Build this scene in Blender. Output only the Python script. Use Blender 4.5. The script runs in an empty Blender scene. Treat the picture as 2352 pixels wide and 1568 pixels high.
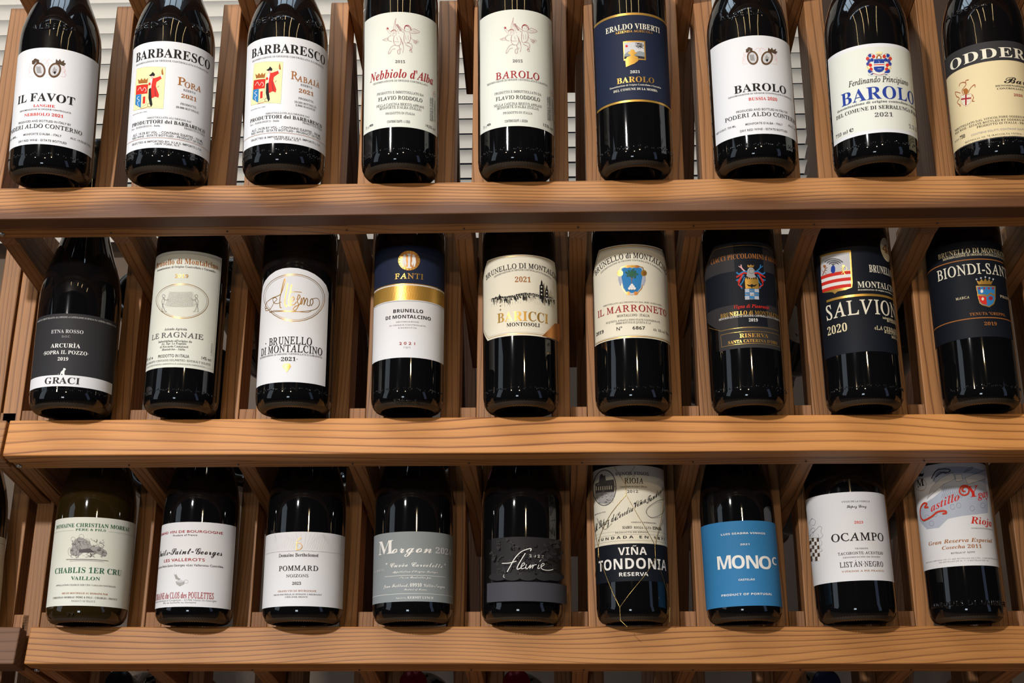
import bpy, bmesh, math, random
from mathutils import Vector, Matrix
from mathutils.geometry import tessellate_polygon
sc = bpy.context.scene
COL = sc.collection
R_ = math.radians
# ------------------------------------------------------------------ camera
F = 2900.0                                   # focal length in photo pixels (2352 wide)
CAM = Vector((0, -1.25, 1.5))
PITCH = R_(11)
_ex = Vector((1, -.0089, -.034)).normalized()            # rack X seen by the camera (right, down, forward)
_up = Vector((0, -math.cos(PITCH), -math.sin(PITCH)))
_ez = (_up - _ex * _up.dot(_ex)).normalized()
_ey = Vector((-( _ez.cross(_ex)).x, -(_ez.cross(_ex)).y, -(_ez.cross(_ex)).z))
if _ey.z < 0: _ey = -_ey
W2C = Matrix((( _ex.x, _ey.x, _ez.x), (_ex.y, _ey.y, _ez.y), (_ex.z, _ey.z, _ez.z)))
C2W = W2C.transposed()
cd = bpy.data.cameras.new('camera'); cam = bpy.data.objects.new('camera', cd); COL.objects.link(cam)
cd.sensor_width = 36; cd.lens = F / 2352 * 36; cd.clip_start = .02; cd.clip_end = 60
rx = C2W @ Vector((1, 0, 0)); ru = C2W @ Vector((0, -1, 0)); rb = C2W @ Vector((0, 0, -1))
cam.matrix_world = Matrix(((rx.x, ru.x, rb.x, CAM.x), (rx.y, ru.y, rb.y, CAM.y), (rx.z, ru.z, rb.z, CAM.z), (0, 0, 0, 1)))
sc.camera = cam
# ------------------------------------------------------------------ light
sc.view_settings.view_transform = 'Standard'; sc.view_settings.look = 'None'
sc.view_settings.gamma = 1; sc.view_settings.exposure = -.14; sc.view_settings.use_curve_mapping = False
wd = bpy.data.worlds.new('room_air'); wd.use_nodes = True; sc.world = wd
wd.node_tree.nodes['Background'].inputs[0].default_value = (.62, .66, .8, 1)
wd.node_tree.nodes['Background'].inputs[1].default_value = .012
def area(name, loc, target, sx, sy, power, col, spread=None):
    l = bpy.data.lights.new(name, 'AREA'); l.shape = 'RECTANGLE'; l.size = sx; l.size_y = sy
    l.energy = power; l.color = col
    if spread: l.spread = R_(spread)
    o = bpy.data.objects.new(name, l); COL.objects.link(o); o.location = loc
    d = Vector(target) - Vector(loc); o.rotation_euler = d.to_track_quat('-Z', 'Y').to_euler(); return o
LIGHTS = [
    ('ceiling_spot', (-1.0, -1.75, 2.85), (-.2, 0, 1.4), .09, .09, 56, (1, .965, .92)),
    ('ceiling_spot', (-.2, -2.9, 2.85), (0, 0, 1.3), .07, .07, 9, (1, .80, .52)),
    ('ceiling_spot', (.55, -2.2, 2.85), (.2, 0, 1.3), .07, .07, 7, (1, .74, .42)),
    ('ceiling_spot', (-1.6, -2.6, 2.85), (-.4, 0, 1.3), .07, .07, 7, (1, .80, .52)),
    ('track_light', (-.22, -.75, 2.88), (-.22, -.75, 0), .014, .75, 1.6, (1, .72, .34)),
    ('track_light', (.16, -.75, 2.88), (.16, -.75, 0), .014, .75, 1.6, (1, .72, .34)),
    ('track_light', (.75, -.75, 2.88), (.75, -.75, 0), .014, .75, 1.2, (1, .72, .34)),
    ('track_light', (-.8, -.75, 2.88), (-.8, -.75, 0), .014, .75, 1.2, (1, .72, .34)),
    ('window_daylight', (-.75, -4.2, 1.5), (0, 0, 1.35), .5, .5, 10, (.78, .89, 1)),
    ('window_daylight', (2.9, -1.7, 1.5), (.2, 0, 1.3), .5, 1.9, 2.2, (.50, .62, 1)),
    ('window_daylight', (-3.2, -1.3, 1.9), (-.3, 0, 1.5), .9, 1.9, 7, (.74, .86, 1)),
    ('skylight', (-1.0, -.05, 2.9), (-1.0, -.05, 0), .26, .95, 6, (.66, .83, 1)),
    ('skylight', (-.7, -.05, 2.9), (-.7, -.05, 0), .26, .95, 6, (.66, .83, 1)),
    ('skylight', (-.4, -.05, 2.9), (-.4, -.05, 0), .26, .95, 6, (.66, .83, 1)),
    ('skylight', (-.1, -.05, 2.9), (-.1, -.05, 0), .26, .95, 5, (.66, .83, 1)),
    ('skylight', (.2, -.05, 2.9), (.2, -.05, 0), .26, .95, 4, (.66, .83, 1)),
]
for a in LIGHTS: area(*a)
# ------------------------------------------------------------------ materials
def mat(name, col, rough=.6, metal=0, spec=.5, bump=0, bscale=800, noise=0, trans=0):
    m = bpy.data.materials.new(name); m.use_nodes = True; nt = m.node_tree; p = nt.nodes['Principled BSDF']
    p.inputs['Base Color'].default_value = (*col, 1); p.inputs['Roughness'].default_value = rough
    p.inputs['Metallic'].default_value = metal; p.inputs['Specular IOR Level'].default_value = spec
    if trans: p.inputs['Transmission Weight'].default_value = trans
    if bump or noise:
        tc = nt.nodes.new('ShaderNodeTexCoord'); n = nt.nodes.new('ShaderNodeTexNoise'); n.inputs['Scale'].default_value = bscale
        n.inputs['Detail'].default_value = 3; nt.links.new(tc.outputs['Object'], n.inputs['Vector'])
        if bump:
            b = nt.nodes.new('ShaderNodeBump'); b.inputs['Strength'].default_value = bump; b.inputs['Distance'].default_value = .0003
            nt.links.new(n.outputs[0], b.inputs['Height']); nt.links.new(b.outputs[0], p.inputs['Normal'])
        if noise:
            mx = nt.nodes.new('ShaderNodeMix'); mx.data_type = 'RGBA'; mx.inputs[6].default_value = (*col, 1)
            mx.inputs[7].default_value = (*[c * (1 - noise) for c in col], 1)
            nt.links.new(n.outputs[0], mx.inputs[0]); nt.links.new(mx.outputs[2], p.inputs['Base Color'])
    return m
def wood(name, light, dark, period=.006, rough=.5, heart=0):
    m = bpy.data.materials.new(name); m.use_nodes = True; nt = m.node_tree; N = nt.nodes.new; L = nt.links.new
    p = nt.nodes['Principled BSDF']; tc = N('ShaderNodeTexCoord'); oi = N('ShaderNodeObjectInfo')
    def math_(op, a, b=None, c=None):
        q = N('ShaderNodeMath'); q.operation = op
        for i, v in enumerate((a, b, c)):
            if v is None: continue
            if isinstance(v, (int, float)): q.inputs[i].default_value = v
            else: L(v, q.inputs[i])
        return q.outputs[0]
    sh = N('ShaderNodeVectorMath'); sh.operation = 'ADD'; L(tc.outputs['Object'], sh.inputs[0])
    cmb = N('ShaderNodeCombineXYZ'); L(math_('MULTIPLY', oi.outputs['Random'], 37.0), cmb.inputs[0])
    L(math_('MULTIPLY', oi.outputs['Random'], 3.1), cmb.inputs[1]); L(cmb.outputs[0], sh.inputs[1])
    def noise(sx, sy, sz, detail=2):
        mp = N('ShaderNodeMapping'); mp.inputs['Scale'].default_value = (sx, sy, sz); L(sh.outputs[0], mp.inputs[0])
        n = N('ShaderNodeTexNoise'); n.inputs['Scale'].default_value = 1; n.inputs['Detail'].default_value = detail
        L(mp.outputs[0], n.inputs['Vector']); return n.outputs[0]
    sep = N('ShaderNodeSeparateXYZ'); L(sh.outputs[0], sep.inputs[0])
    s = math_('ADD', sep.outputs[1], math_('MULTIPLY', sep.outputs[2], .7))
    s = math_('ADD', s, math_('MULTIPLY', noise(2.2, 9, 9, 1), .055))
    s = math_('ADD', s, math_('MULTIPLY', noise(14, 60, 60, 1), .0022))
    per = math_('MULTIPLY_ADD', oi.outputs['Random'], period * .9, period * .75)
    fr = math_('FRACT', math_('DIVIDE', s, per))
    rp = N('ShaderNodeValToRGB'); rp.color_ramp.elements[0].position = .25; rp.color_ramp.elements[0].color = (0, 0, 0, 1)
    rp.color_ramp.elements[1].position = .86; rp.color_ramp.elements[1].color = (1, 1, 1, 1)
    e = rp.color_ramp.elements.new(.68); e.color = (.16, .16, .16, 1)
    e = rp.color_ramp.elements.new(.97); e.color = (0, 0, 0, 1); L(fr, rp.inputs[0])
    fib = noise(18, 900, 900, 2)
    fac = math_('ADD', math_('MULTIPLY', rp.outputs[0], math_('MULTIPLY_ADD', noise(3, 30, 30, 1), 1.5, .15)), math_('MULTIPLY', math_('SUBTRACT', fib, .5), .55))
    fac = math_('ADD', fac, math_('MULTIPLY', math_('SUBTRACT', noise(2.0, 14, 14, 2), .45), .7))
    if heart:                                            # darker heartwood along one edge of the board
        so = N('ShaderNodeSeparateXYZ'); L(tc.outputs['Object'], so.inputs[0])
        hw = math_('ADD', math_('MULTIPLY', so.outputs[1], 55.0), math_('MULTIPLY', math_('SUBTRACT', noise(3.5, 12, 12, 3), .5), 3.2))
        hc = N('ShaderNodeClamp'); L(hw, hc.inputs[0]); fac = math_('ADD', fac, math_('MULTIPLY', hc.outputs[0], heart))
    cl = N('ShaderNodeClamp'); L(fac, cl.inputs[0])
    mx = N('ShaderNodeMix'); mx.data_type = 'RGBA'; mx.inputs[6].default_value = (*light, 1); mx.inputs[7].default_value = (*dark, 1)
    L(cl.outputs[0], mx.inputs[0])
    hs = N('ShaderNodeHueSaturation'); L(mx.outputs[2], hs.inputs['Color'])
    L(math_('MULTIPLY_ADD', oi.outputs['Random'], .4, .8), hs.inputs['Value'])
    L(hs.outputs[0], p.inputs['Base Color'])
    p.inputs['Roughness'].default_value = rough; p.inputs['Specular IOR Level'].default_value = .35
    b = N('ShaderNodeBump'); b.inputs['Strength'].default_value = .35; b.inputs['Distance'].default_value = .0006
    L(fib, b.inputs['Height']); L(b.outputs[0], p.inputs['Normal'])
    return m
WB = wood('redwood_board', (.49, .215, .062), (.165, .052, .013), .0055)
WH = wood('redwood_heartwood_board', (.47, .215, .075), (.12, .048, .02), .0042, heart=1.15)
WR = wood('redwood_rail', (.34, .155, .058), (.15, .06, .02), .0055)
WE = wood('end_grain', (.30, .15, .075), (.17, .075, .035), .004, .7)
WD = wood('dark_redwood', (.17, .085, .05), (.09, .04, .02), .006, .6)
GLASS = mat('dark_bottle_glass', (.003, .003, .0035), .045, spec=.55)
STIPPLE = mat('stippled_glass_ring', (.035, .028, .02), .32, spec=.6)
GLASSB = mat('brown_bottle_glass', (.018, .011, .003), .05, spec=.55)
CAPS = {'k': mat('black_foil', (.01, .01, .012), .3), 'r': mat('red_foil', (.25, .01, .02), .25, .4), 'b': mat('blue_foil', (.02, .03, .08), .3)}
SCREW = mat('zinc_screw', (.35, .38, .42), .35, .9)
NAIL = mat('dark_nail', (.04, .03, .03), .6)
PAL = dict(k=(.014, .013, .014), g=(.10, .095, .10), l=(.34, .33, .33), v=(.55, .55, .58), r=(.62, .03, .02), d=(.33, .02, .03),
           o=(.36, .13, .03), w=(.80, .79, .78), c=(.72, .63, .42), b=(.02, .05, .30), e=(.035, .13, .075), p=(.80, .42, .42),
           y=(.84, .75, .40), B=(.03, .20, .48), s=(.42, .46, .56), n=(.007, .009, .015), q=(.022, .021, .024), m=(.13, .155, .17),
           W=(.72, .73, .77), C=(.76, .72, .60), H=(.70, .72, .66), E=(.72, .60, .37), U=(.035, .19, .42), V=(.014, .020, .046),
           D=(.030, .030, .034), x=(.034, .032, .035), K=(.62, .16, .33), i=(.78, .74, .62), h=(.085, .05, .03), N=(.25, .28, .295), M=(.055, .055, .068))
PM = {}
def pmat(c):
    if c not in PM:
        if c == 'G': PM[c] = mat('gold_foil', (.62, .36, .075), .36, .62, bump=.25, bscale=500)
        elif c == 'Z': PM[c] = mat('dark_gold_foil', (.36, .19, .03), .32, .6, bump=.2, bscale=500)
        elif c == 'A': PM[c] = mat('copper_foil', (.6, .25, .07), .34, .7, bump=.25, bscale=500)
        else: PM[c] = mat('ink_' + str(len(PM)), PAL[c], .62 if c not in 'WCHEi' else .75, spec=.14, bump=.12 if c in 'WCHEUVNqD' else 0, bscale=1500)
    return PM[c]
# ------------------------------------------------------------------ object helpers
def link(name, me, parent=None, M=None):
    o = bpy.data.objects.new(name, me); COL.objects.link(o)
    if M is not None: o.matrix_world = M
    if parent: o.parent = parent
    return o
def thing(name, label, cat, M=None, group=None):
    o = link(name, None, None, M); o['label'] = label; o['category'] = cat
    if group: o['group'] = group
    o.empty_display_size = .02
    return o
def frame(o, x, y, z):
    return Matrix(((x.x, y.x, z.x, o.x), (x.y, y.y, z.y, o.y), (x.z, y.z, z.z, o.z), (0, 0, 0, 1)))
_box = {}
def plank(name, parent, o, L, W, T, lx, ly, lz, m, bev=.0012):
    """box with corner o, long axis lx (length L), ly (W), lz (T); grain along the long axis"""
    key = (round(L, 4), round(W, 4), round(T, 4), m.name, bev)
    if key not in _box:
        bm = bmesh.new(); bmesh.ops.create_cube(bm, size=1)
        for v in bm.verts: v.co = Vector((v.co.x * L, v.co.y * W, v.co.z * T))
        if bev: bmesh.ops.bevel(bm, geom=bm.edges[:], offset=bev, segments=2, affect='EDGES', profile=.5)
        for f in bm.faces: f.smooth = False
        me = bpy.data.meshes.new(name); bm.to_mesh(me); bm.free(); me.materials.append(m); _box[key] = me
    c = o + lx * L / 2 + ly * W / 2 + lz * T / 2
    ob = link(name, _box[key], None, frame(c, lx, ly, lz))
    if parent:
        ob.parent = parent; ob.matrix_parent_inverse = parent.matrix_world.inverted()
    return ob
# ------------------------------------------------------------------ photo geometry
def ray(x, y): return (C2W @ Vector(((x - 1176) / F, (y - 784) / F, 1))).normalized()
P = .113
EDGE = [(416, 271), (956.5, 262), (1437.5, 253)]          # board top edge at the middle of the photo, slot pitch there
ROW = []
for y, sp in EDGE:
    z = F * P / sp; ROW.append(CAM + C2W @ Vector((0, (y - 784) / F * z, z)))
XB = [.0237 + P * (k - 5) for k in range(12)]            # slot boundaries
XK = lambda k: .0237 + P * (k - 5)
X = Vector((1, 0, 0))
A_B = [R_(12.0 + 11), R_(16 + 11), R_(17.5 + 11)]         # lean of the bottles
A_R = R_(19.5 + 11)                                       # lean of the rails
A_F = R_(28 + 11)
FD = Vector((0, -math.sin(A_F), -math.cos(A_F)))          # board face, downwards
FB = Vector((0, math.cos(A_F), -math.sin(A_F)))           # into the rack, downwards: braces
RU = Vector((0, math.sin(A_R), math.cos(A_R)))            # rails, upwards
RB = Vector((0, math.cos(A_R), -math.sin(A_R)))           # rails, backwards
# ------------------------------------------------------------------ room shell
YW = .80
def slab(name, a, b, m, kind='structure'):
    bm = bmesh.new(); bmesh.ops.create_cube(bm, size=1)
    a, b = Vector(a), Vector(b)
    for v in bm.verts: v.co = Vector([(a[i] + b[i]) / 2 + v.co[i] * (b[i] - a[i]) for i in range(3)])
    me = bpy.data.meshes.new(name); bm.to_mesh(me); bm.free(); me.materials.append(m)
    o = link(name, me); o['kind'] = kind; return o
PLASTER = mat('beige_plaster', (.20, .15, .115), .9, bump=.2, bscale=60)
slab('floor', (-3, -5, -.1), (3, YW, 0), mat('brown_floor', (.22, .14, .09), .5, noise=.4, bscale=6))
slab('ceiling', (-3, -1.4, 2.95), (3, YW, 3.05), mat('ceiling_paint', (.2, .17, .14), .9, noise=.2, bscale=3))
WX0, WX1, WZ0 = -1.9, .42, ROW[0].z + .02
slab('wall_back', (-3, YW, 0), (3, YW + .1, WZ0 - .12), PLASTER)
slab('wall_back', (WX1, YW, WZ0 - .12), (3, YW + .1, 2.95), mat('dark_panelling', (.06, .032, .02), .7, noise=.4, bscale=5))
slab('trim_1', (WX0, YW - .05, WZ0 - .16), (WX1, YW + .06, WZ0 - .12), mat('sill_paint', (.62, .56, .48), .6))
# the window with its blind
bl = thing('venetian_blind', 'white slatted blind hanging in the window behind the upper left of the rack', 'blind', Matrix.Translation((0, YW - .02, WZ0)))
SL = mat('blind_slat', (.80, .78, .74), .55)
p = SL.node_tree.nodes['Principled BSDF']
ntr = SL.node_tree.nodes.new('ShaderNodeBsdfTranslucent'); ntr.inputs[0].default_value = (.85, .8, .72, 1)
mxs = SL.node_tree.nodes.new('ShaderNodeMixShader'); mxs.inputs[0].default_value = .35
SL.node_tree.links.new(p.outputs[0], mxs.inputs[1]); SL.node_tree.links.new(ntr.outputs[0], mxs.inputs[2])
SL.node_tree.links.new(mxs.outputs[0], SL.node_tree.nodes['Material Output'].inputs[0])
bm = bmesh.new()
n = 8
for j in range(2):
    for i in range(n + 1):
        t = (i / n - .5); w = .031
        bm.verts.new((WX0 + .02 if j == 0 else WX1 - .02, t * w, .0025 * math.cos(t * math.pi)))
bm.verts.ensure_lookup_table()
for i in range(n): bm.faces.new((bm.verts[i], bm.verts[i + 1], bm.verts[n + 2 + i], bm.verts[n + 1 + i])).smooth = True
sme = bpy.data.meshes.new('slat'); bm.to_mesh(sme); bm.free(); sme.materials.append(SL)
for i in range(34):
    o = link('slat', sme); o.parent = bl; o.location = (0, 0, -.08 + i * .0235); o.rotation_euler = (R_(-45), 0, 0)
plank('head_rail', bl, Vector((WX0 + .02, YW - .045, WZ0 + .73)), WX1 - WX0 - .04, .05, .04, X, Vector((0, 1, 0)), Vector((0, 0, 1)), SL)
area('sky_window', (-.75, YW + .5, WZ0 + .5), (-.75, 0, WZ0 + .1), 2.2, .9, 12, (1, .97, .93))
# ------------------------------------------------------------------ rack
rack = thing('wine_rack', 'wide orange-brown redwood wine display rack filling the picture', 'rack', Matrix.Translation((0, ROW[0].y, 0)))
lrack = thing('wine_rack', 'second redwood wine rack cut off at the left edge of the photo', 'rack', Matrix.Translation((XB[0], ROW[0].y, 0)))
dz = ROW[0].z - ROW[1].z
O0 = Vector((0, ROW[0].y, ROW[0].z + .32)); O4 = Vector((0, ROW[2].y + .004, ROW[2].z - .225))
rows = [(O0, 0), (ROW[0], 1), (ROW[1], 2), (ROW[2], 3), (O4, 4)]
def xat(px, py, Y):
    d = ray(px, py); t = (Y - CAM.y) / d.y; return CAM.x + d.x * t
XR = XK(10) + .07
BT, BL = .019, .0385                                     # board thickness and face height
for O, ri in rows:
    xl = {0: -.62, 1: -.585, 2: xat(22, 963, ROW[1].y), 3: xat(70, 1440, ROW[2].y), 4: -.47}[ri]
    O = Vector((0, O.y, O.z))
    bl_ = BL if ri != 1 else .036
    plank('front_board', rack, O + X * xl, XR - xl, bl_, BT, X, FD, FB, WH if ri == 1 else WB, .0014)
    plank('cleat', rack, O + X * (xl + .002) + FB * (BT + .0004) + FD * .004, XR - xl - .004, bl_ - .0048, .0165, X, FD, FB, WB, .0010)
    k0 = 0 if ri else 0
    for k in range(0, 10):
        xk = XK(k)
        if xk < xl - .01: continue
        # brace going down and back, one either side of a slot
        if ri < 5: plank('brace', rack, O + X * (xk - .0085) + FB * .0375 + FD * (bl_ - .044), .30, .017, .038, FB, X, -FD * -1, WR, .001)
        if ri == 0: continue
        base = O + FB * .0
        q = Vector((0, O.y + .0255, O.z - .0125))
        for s in (-1, 1):
            xx = xk - .0085 - .019 - .0003 if s < 0 else xk + .0088
            plank('rail', rack, q + X * xx - RU * .020, .242, .019, .038, RU, X, RB, WR, .001)
        plank('spacer_block', rack, q + X * (xk - .0084) - RU * .04 + RB * .0012, .04 + (.0085, .0165, .0165, .015)[ri - 1], .0168, .034, RU, X, RB, WE, .0008)
    if ri in (1, 2, 3):                                  # doubled brace at the left end
        if ri > 1: plank('brace', rack, O + X * (xl - .001) + FB * .036 + FD * (bl_ - .040), .27, .015, .036, FB, X, FD, WR, .001)
    # left rack
    if ri in (1, 2, 3, 4):
        xr = {1: -.66, 2: xat(12, 925, ROW[1].y), 3: xat(47, 1437, ROW[2].y), 4: -.5}[ri]
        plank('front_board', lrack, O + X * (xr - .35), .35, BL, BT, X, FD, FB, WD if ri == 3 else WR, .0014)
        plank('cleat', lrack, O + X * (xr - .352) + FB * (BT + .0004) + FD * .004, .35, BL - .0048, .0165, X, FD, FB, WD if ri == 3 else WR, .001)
        for kk in (0, 1, 2):
            xk = xr - .012 - kk * P
            q = Vector((0, O.y + .0255, O.z - .0125))
            plank('brace', lrack, O + X * (xk - .0085) + FB * .036 + FD * (BL - .044), .27, .017, .038, FB, X, FD, WR, .001)
            plank('rail', lrack, q + X * (xk - .028) - RU * .02, .22, .019, .038, RU, X, RB, WR, .001)
            if kk: plank('rail', lrack, q + X * (xk + .0088) - RU * .02, .22, .019, .038, RU, X, RB, WR, .001)
            plank('spacer_block', lrack, q + X * (xk - .0084) - RU * .02, .034, .0168, .034, RU, X, RB, WE, .0008)
# rear posts seen through the upper row, and uprights to the floor
for (xa, xb_, yt) in ((556, 598, 116), (768, 818, 98), (1008, 1051, 96), (1322, 1362, 92), (1548, 1596, 90)):
    Y = ROW[0].y + .19; d = ray(xa, yt); t = (Y - CAM.y) / d.y; zt = CAM.z + d.z * t
    x0, x1 = xat(xa, 250, Y), xat(xb_, 250, Y)
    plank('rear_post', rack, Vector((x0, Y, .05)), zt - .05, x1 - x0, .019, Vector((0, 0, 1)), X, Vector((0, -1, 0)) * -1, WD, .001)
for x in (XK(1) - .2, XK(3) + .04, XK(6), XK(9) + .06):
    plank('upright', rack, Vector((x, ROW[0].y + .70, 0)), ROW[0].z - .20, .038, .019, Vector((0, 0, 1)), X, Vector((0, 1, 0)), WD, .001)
# screws and nails on the cleats
def disc(name, parent, pos, r, m, h=.0012):
    bm = bmesh.new(); bmesh.ops.create_uvsphere(bm, u_segments=14, v_segments=8, radius=1)
    zz = FD
    for v in bm.verts: v.co = X * v.co.x * r + FB * v.co.y * r + FD * v.co.z * h
    me = bpy.data.meshes.new(name); bm.to_mesh(me); bm.free(); me.materials.append(m)
    for f in me.polygons: f.use_smooth = True
    o = link(name, me, None, Matrix.Translation(pos)); o.parent = parent; o.matrix_parent_inverse = parent.matrix_world.inverted(); return o
for r in range(3):
    O = Vector((0, ROW[r].y, ROW[r].z)); b = O + FD * (.036 if r == 0 else .0385) + FB * (BT + .008)
    x = xat((4, 43, 86)[r], (545, 1068, 1548)[r], b.y); disc('screw', rack, b + X * x, .0032, SCREW, .0018)
    for k in range(1, 10):
        disc('nail', rack, b + X * (XK(k) + .003 * math.sin(k * 5 + r)), .0011, NAIL, .0006)
# ------------------------------------------------------------------ glyphs
def mapstr(s, U, L, Dg):
    o = ''
    for c in s:
        if 'A' <= c <= 'Z' and U: o += chr(U + ord(c) - 65)
        elif 'a' <= c <= 'z' and L: o += 'ℎ' if (L == 0x1D44E and c == 'h') else chr(L + ord(c) - 97)
        elif '0' <= c <= '9' and Dg: o += chr(Dg + ord(c) - 48)
        else: o += c
    return o
STY = {'B': (0x1D400, 0x1D41A, 0x1D7CE), 'R': (0x1D434, 0x1D41A, 0x1D7CE), 'I': (0x1D434, 0x1D44E, 0x1D7CE), 'J': (0x1D468, 0x1D482, 0x1D7CE),
       'C': (0x1D4D0, 0x1D4EA, 0x1D7CE), 'S': (0, 0, 0), 'T': (0x1D5D4, 0x1D5EE, 0x1D7EC), 'D': (0x1D400, 0x1D41A, 0x1D7D8)}
ACC = {'À': ('A', '`'), 'È': ('E', '`'), 'É': ('E', "'"), 'Á': ('A', "'"), 'Ó': ('O', "'"), 'Ì': ('I', '`'), 'Ñ': ('N', '~'), 'Ã': ('A', '~'), 'Ô': ('O', '^'),
       'ñ': ('n', '~'), 'é': ('e', "'"), 'ó': ('o', "'"), 'ú': ('u', "'"), 'ô': ('o', '^'), 'È': ('E', '`'), 'ä': ('a', ':'), 'Ä': ('A', ':'), 'Ê': ('E', '^'), 'Ï': ('I', ':')}
def raw(body, off=0):
    c = bpy.data.curves.new('g', 'FONT'); c.body = body; c.offset = off; c.resolution_u = 3
    o = bpy.data.objects.new('g', c); me = bpy.data.meshes.new_from_object(o)
    vs = [(v.co.x, v.co.y) for v in me.vertices]; fs = [tuple(f.vertices) for f in me.polygons]
    bpy.data.objects.remove(o); bpy.data.curves.remove(c); bpy.data.meshes.remove(me); return vs, fs
_g = {}; _sheet = {}
PUN = '"&\',-./:%()·„«»°º'
CHARS = {'D': 'ABFILORTVH', 'B': PUN + '0123456789ABCDEFGHIJKLMNOPRSTUVYZabcdefghilmnoprstuvyz', 'S': PUN + ''.join(chr(c) for c in range(48, 123)) + 'ÄÉÑÓÔàéôí',
         'R': 'ABCDEFGHIJKLMNOPQRSTUVWYZ', 'J': "012ACEGNPRVHabcdeghijlnoprstvy'", 'T': '012578ABCDEFGHILMNOPQRSTUV', 'I': '0124579FPHacdeinopr',
         'C': PUN + '0169ABCDFGHIJLMNOPRSTVabcdefgilmnoprstuvyz'}
WGT = {'R': .011, 'S': .010, 'I': .010, 'C': .004}
def sheet(st):
    """all glyphs of one style from a single text object, one glyph to a line"""
    if st in _sheet: return _sheet[st]
    d = {}
    for off, sub in ((WGT.get(st, 0), CHARS[st]),):
        lines = []
        for ch in sub: c = mapstr(ch, *STY[st]); lines += [c, c + 'H']
        c = bpy.data.curves.new('g', 'FONT'); c.body = '\n'.join(lines); c.offset = off; c.resolution_u = 3; c.space_line = 3
        o = bpy.data.objects.new('g', c); me = bpy.data.meshes.new_from_object(o)
        n = len(lines); vs = [[] for _ in lines]; fs = [[] for _ in lines]; idx = {}
        for v in me.vertices:
            k = min(n - 1, max(0, round((.35 - v.co.y) / 3))); idx[v.index] = (k, len(vs[k])); vs[k].append((v.co.x, v.co.y + 3 * k))
        for f in me.polygons:
            k = idx[f.vertices[0]][0]; fs[k].append(tuple(idx[i][1] for i in f.vertices))
        hx = max(v[0] for v in vs[2 * sub.index('H')]) if st in 'S' else None
        bpy.data.objects.remove(o); bpy.data.curves.remove(c); bpy.data.meshes.remove(me)
        for i, ch in enumerate(sub):
            if not vs[2 * i]: continue
            adv = max(v[0] for v in vs[2 * i + 1])
            d[ch] = (vs[2 * i], fs[2 * i], adv)
    _sheet[st] = d; return d
_hx = max(v[0] for v in raw('H')[0])
def glyph(ch, st):
    k = (ch, st)
    if k in _g: return _g[k]
    if ch == ' ': _g[k] = ([], [], .26); return _g[k]
    if ch in ACC and st != 'S':
        b, a = ACC[ch]; vs, fs, adv = glyph(b, st); vs, fs = list(vs), list(fs)
        xm = (min(v[0] for v in vs) + max(v[0] for v in vs)) / 2; top = max(v[1] for v in vs) + .05; n0 = len(vs)
        segs = {'`': [(-.13, .15, .05, 0)], "'": [(-.05, 0, .13, .15)], '~': [(-.17, .03, -.04, .09), (-.04, .09, .05, .04), (.05, .04, .17, .1)],
                '^': [(-.14, 0, 0, .13), (0, .13, .14, 0)], ':': [(-.13, .05, -.05, .05), (.05, .05, .13, .05)]}[a]
        for x0, y0, x1, y1 in segs:
            n = len(vs); vs += [(xm + x0, top + y0 - .03), (xm + x1, top + y1 - .03), (xm + x1, top + y1 + .03), (xm + x0, top + y0 + .03)]; fs.append((n, n + 1, n + 2, n + 3))
        _g[k] = (vs, fs, adv); return _g[k]
    low = st == 'R' and not ('A' <= ch <= 'Z')
    sh_ = sheet('B' if low else st)
    vs, fs, adv = sh_[ch] if ch in sh_ else sheet('B')[ch]; adv -= _hx
    if st == 'R' and 'A' <= ch <= 'Z':
        vs = [(x - y * .27, y) for x, y in vs]
        if vs:
            m0 = min(v[0] for v in vs); m1 = max(v[0] for v in vs); vs = [(x - m0 + .03, y) for x, y in vs]; adv = m1 - m0 + .06
    _g[k] = (vs, fs, adv); return _g[k]
def layout(s, st, track=0):
    V, Fc, x = [], [], 0
    for i_, ch in enumerate(s):
        vs, fs, adv = glyph(ch, st); n = len(V)
        if ch == 'A' and i_ and s[i_ - 1] in 'CLTVR': x -= .07
        V += [(a + x, b) for a, b in vs]; Fc += [tuple(i + n for i in f) for f in fs]; x += adv + track
    if not V: return V, Fc, 1
    x0 = min(v[0] for v in V); x1 = max(v[0] for v in V)
    return [(a - x0, b) for a, b in V], Fc, x1 - x0
CAPH = .70
STEP = .0012
def clip(poly, u, keep_less):
    out = []
    for i in range(len(poly)):
        a, b = poly[i], poly[(i + 1) % len(poly)]
        ia = (a[0] <= u) if keep_less else (a[0] >= u); ib = (b[0] <= u) if keep_less else (b[0] >= u)
        if ia: out.append(a)
        if ia != ib:
            t = (u - a[0]) / (b[0] - a[0]); out.append((u, a[1] + t * (b[1] - a[1])))
    return out
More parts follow.
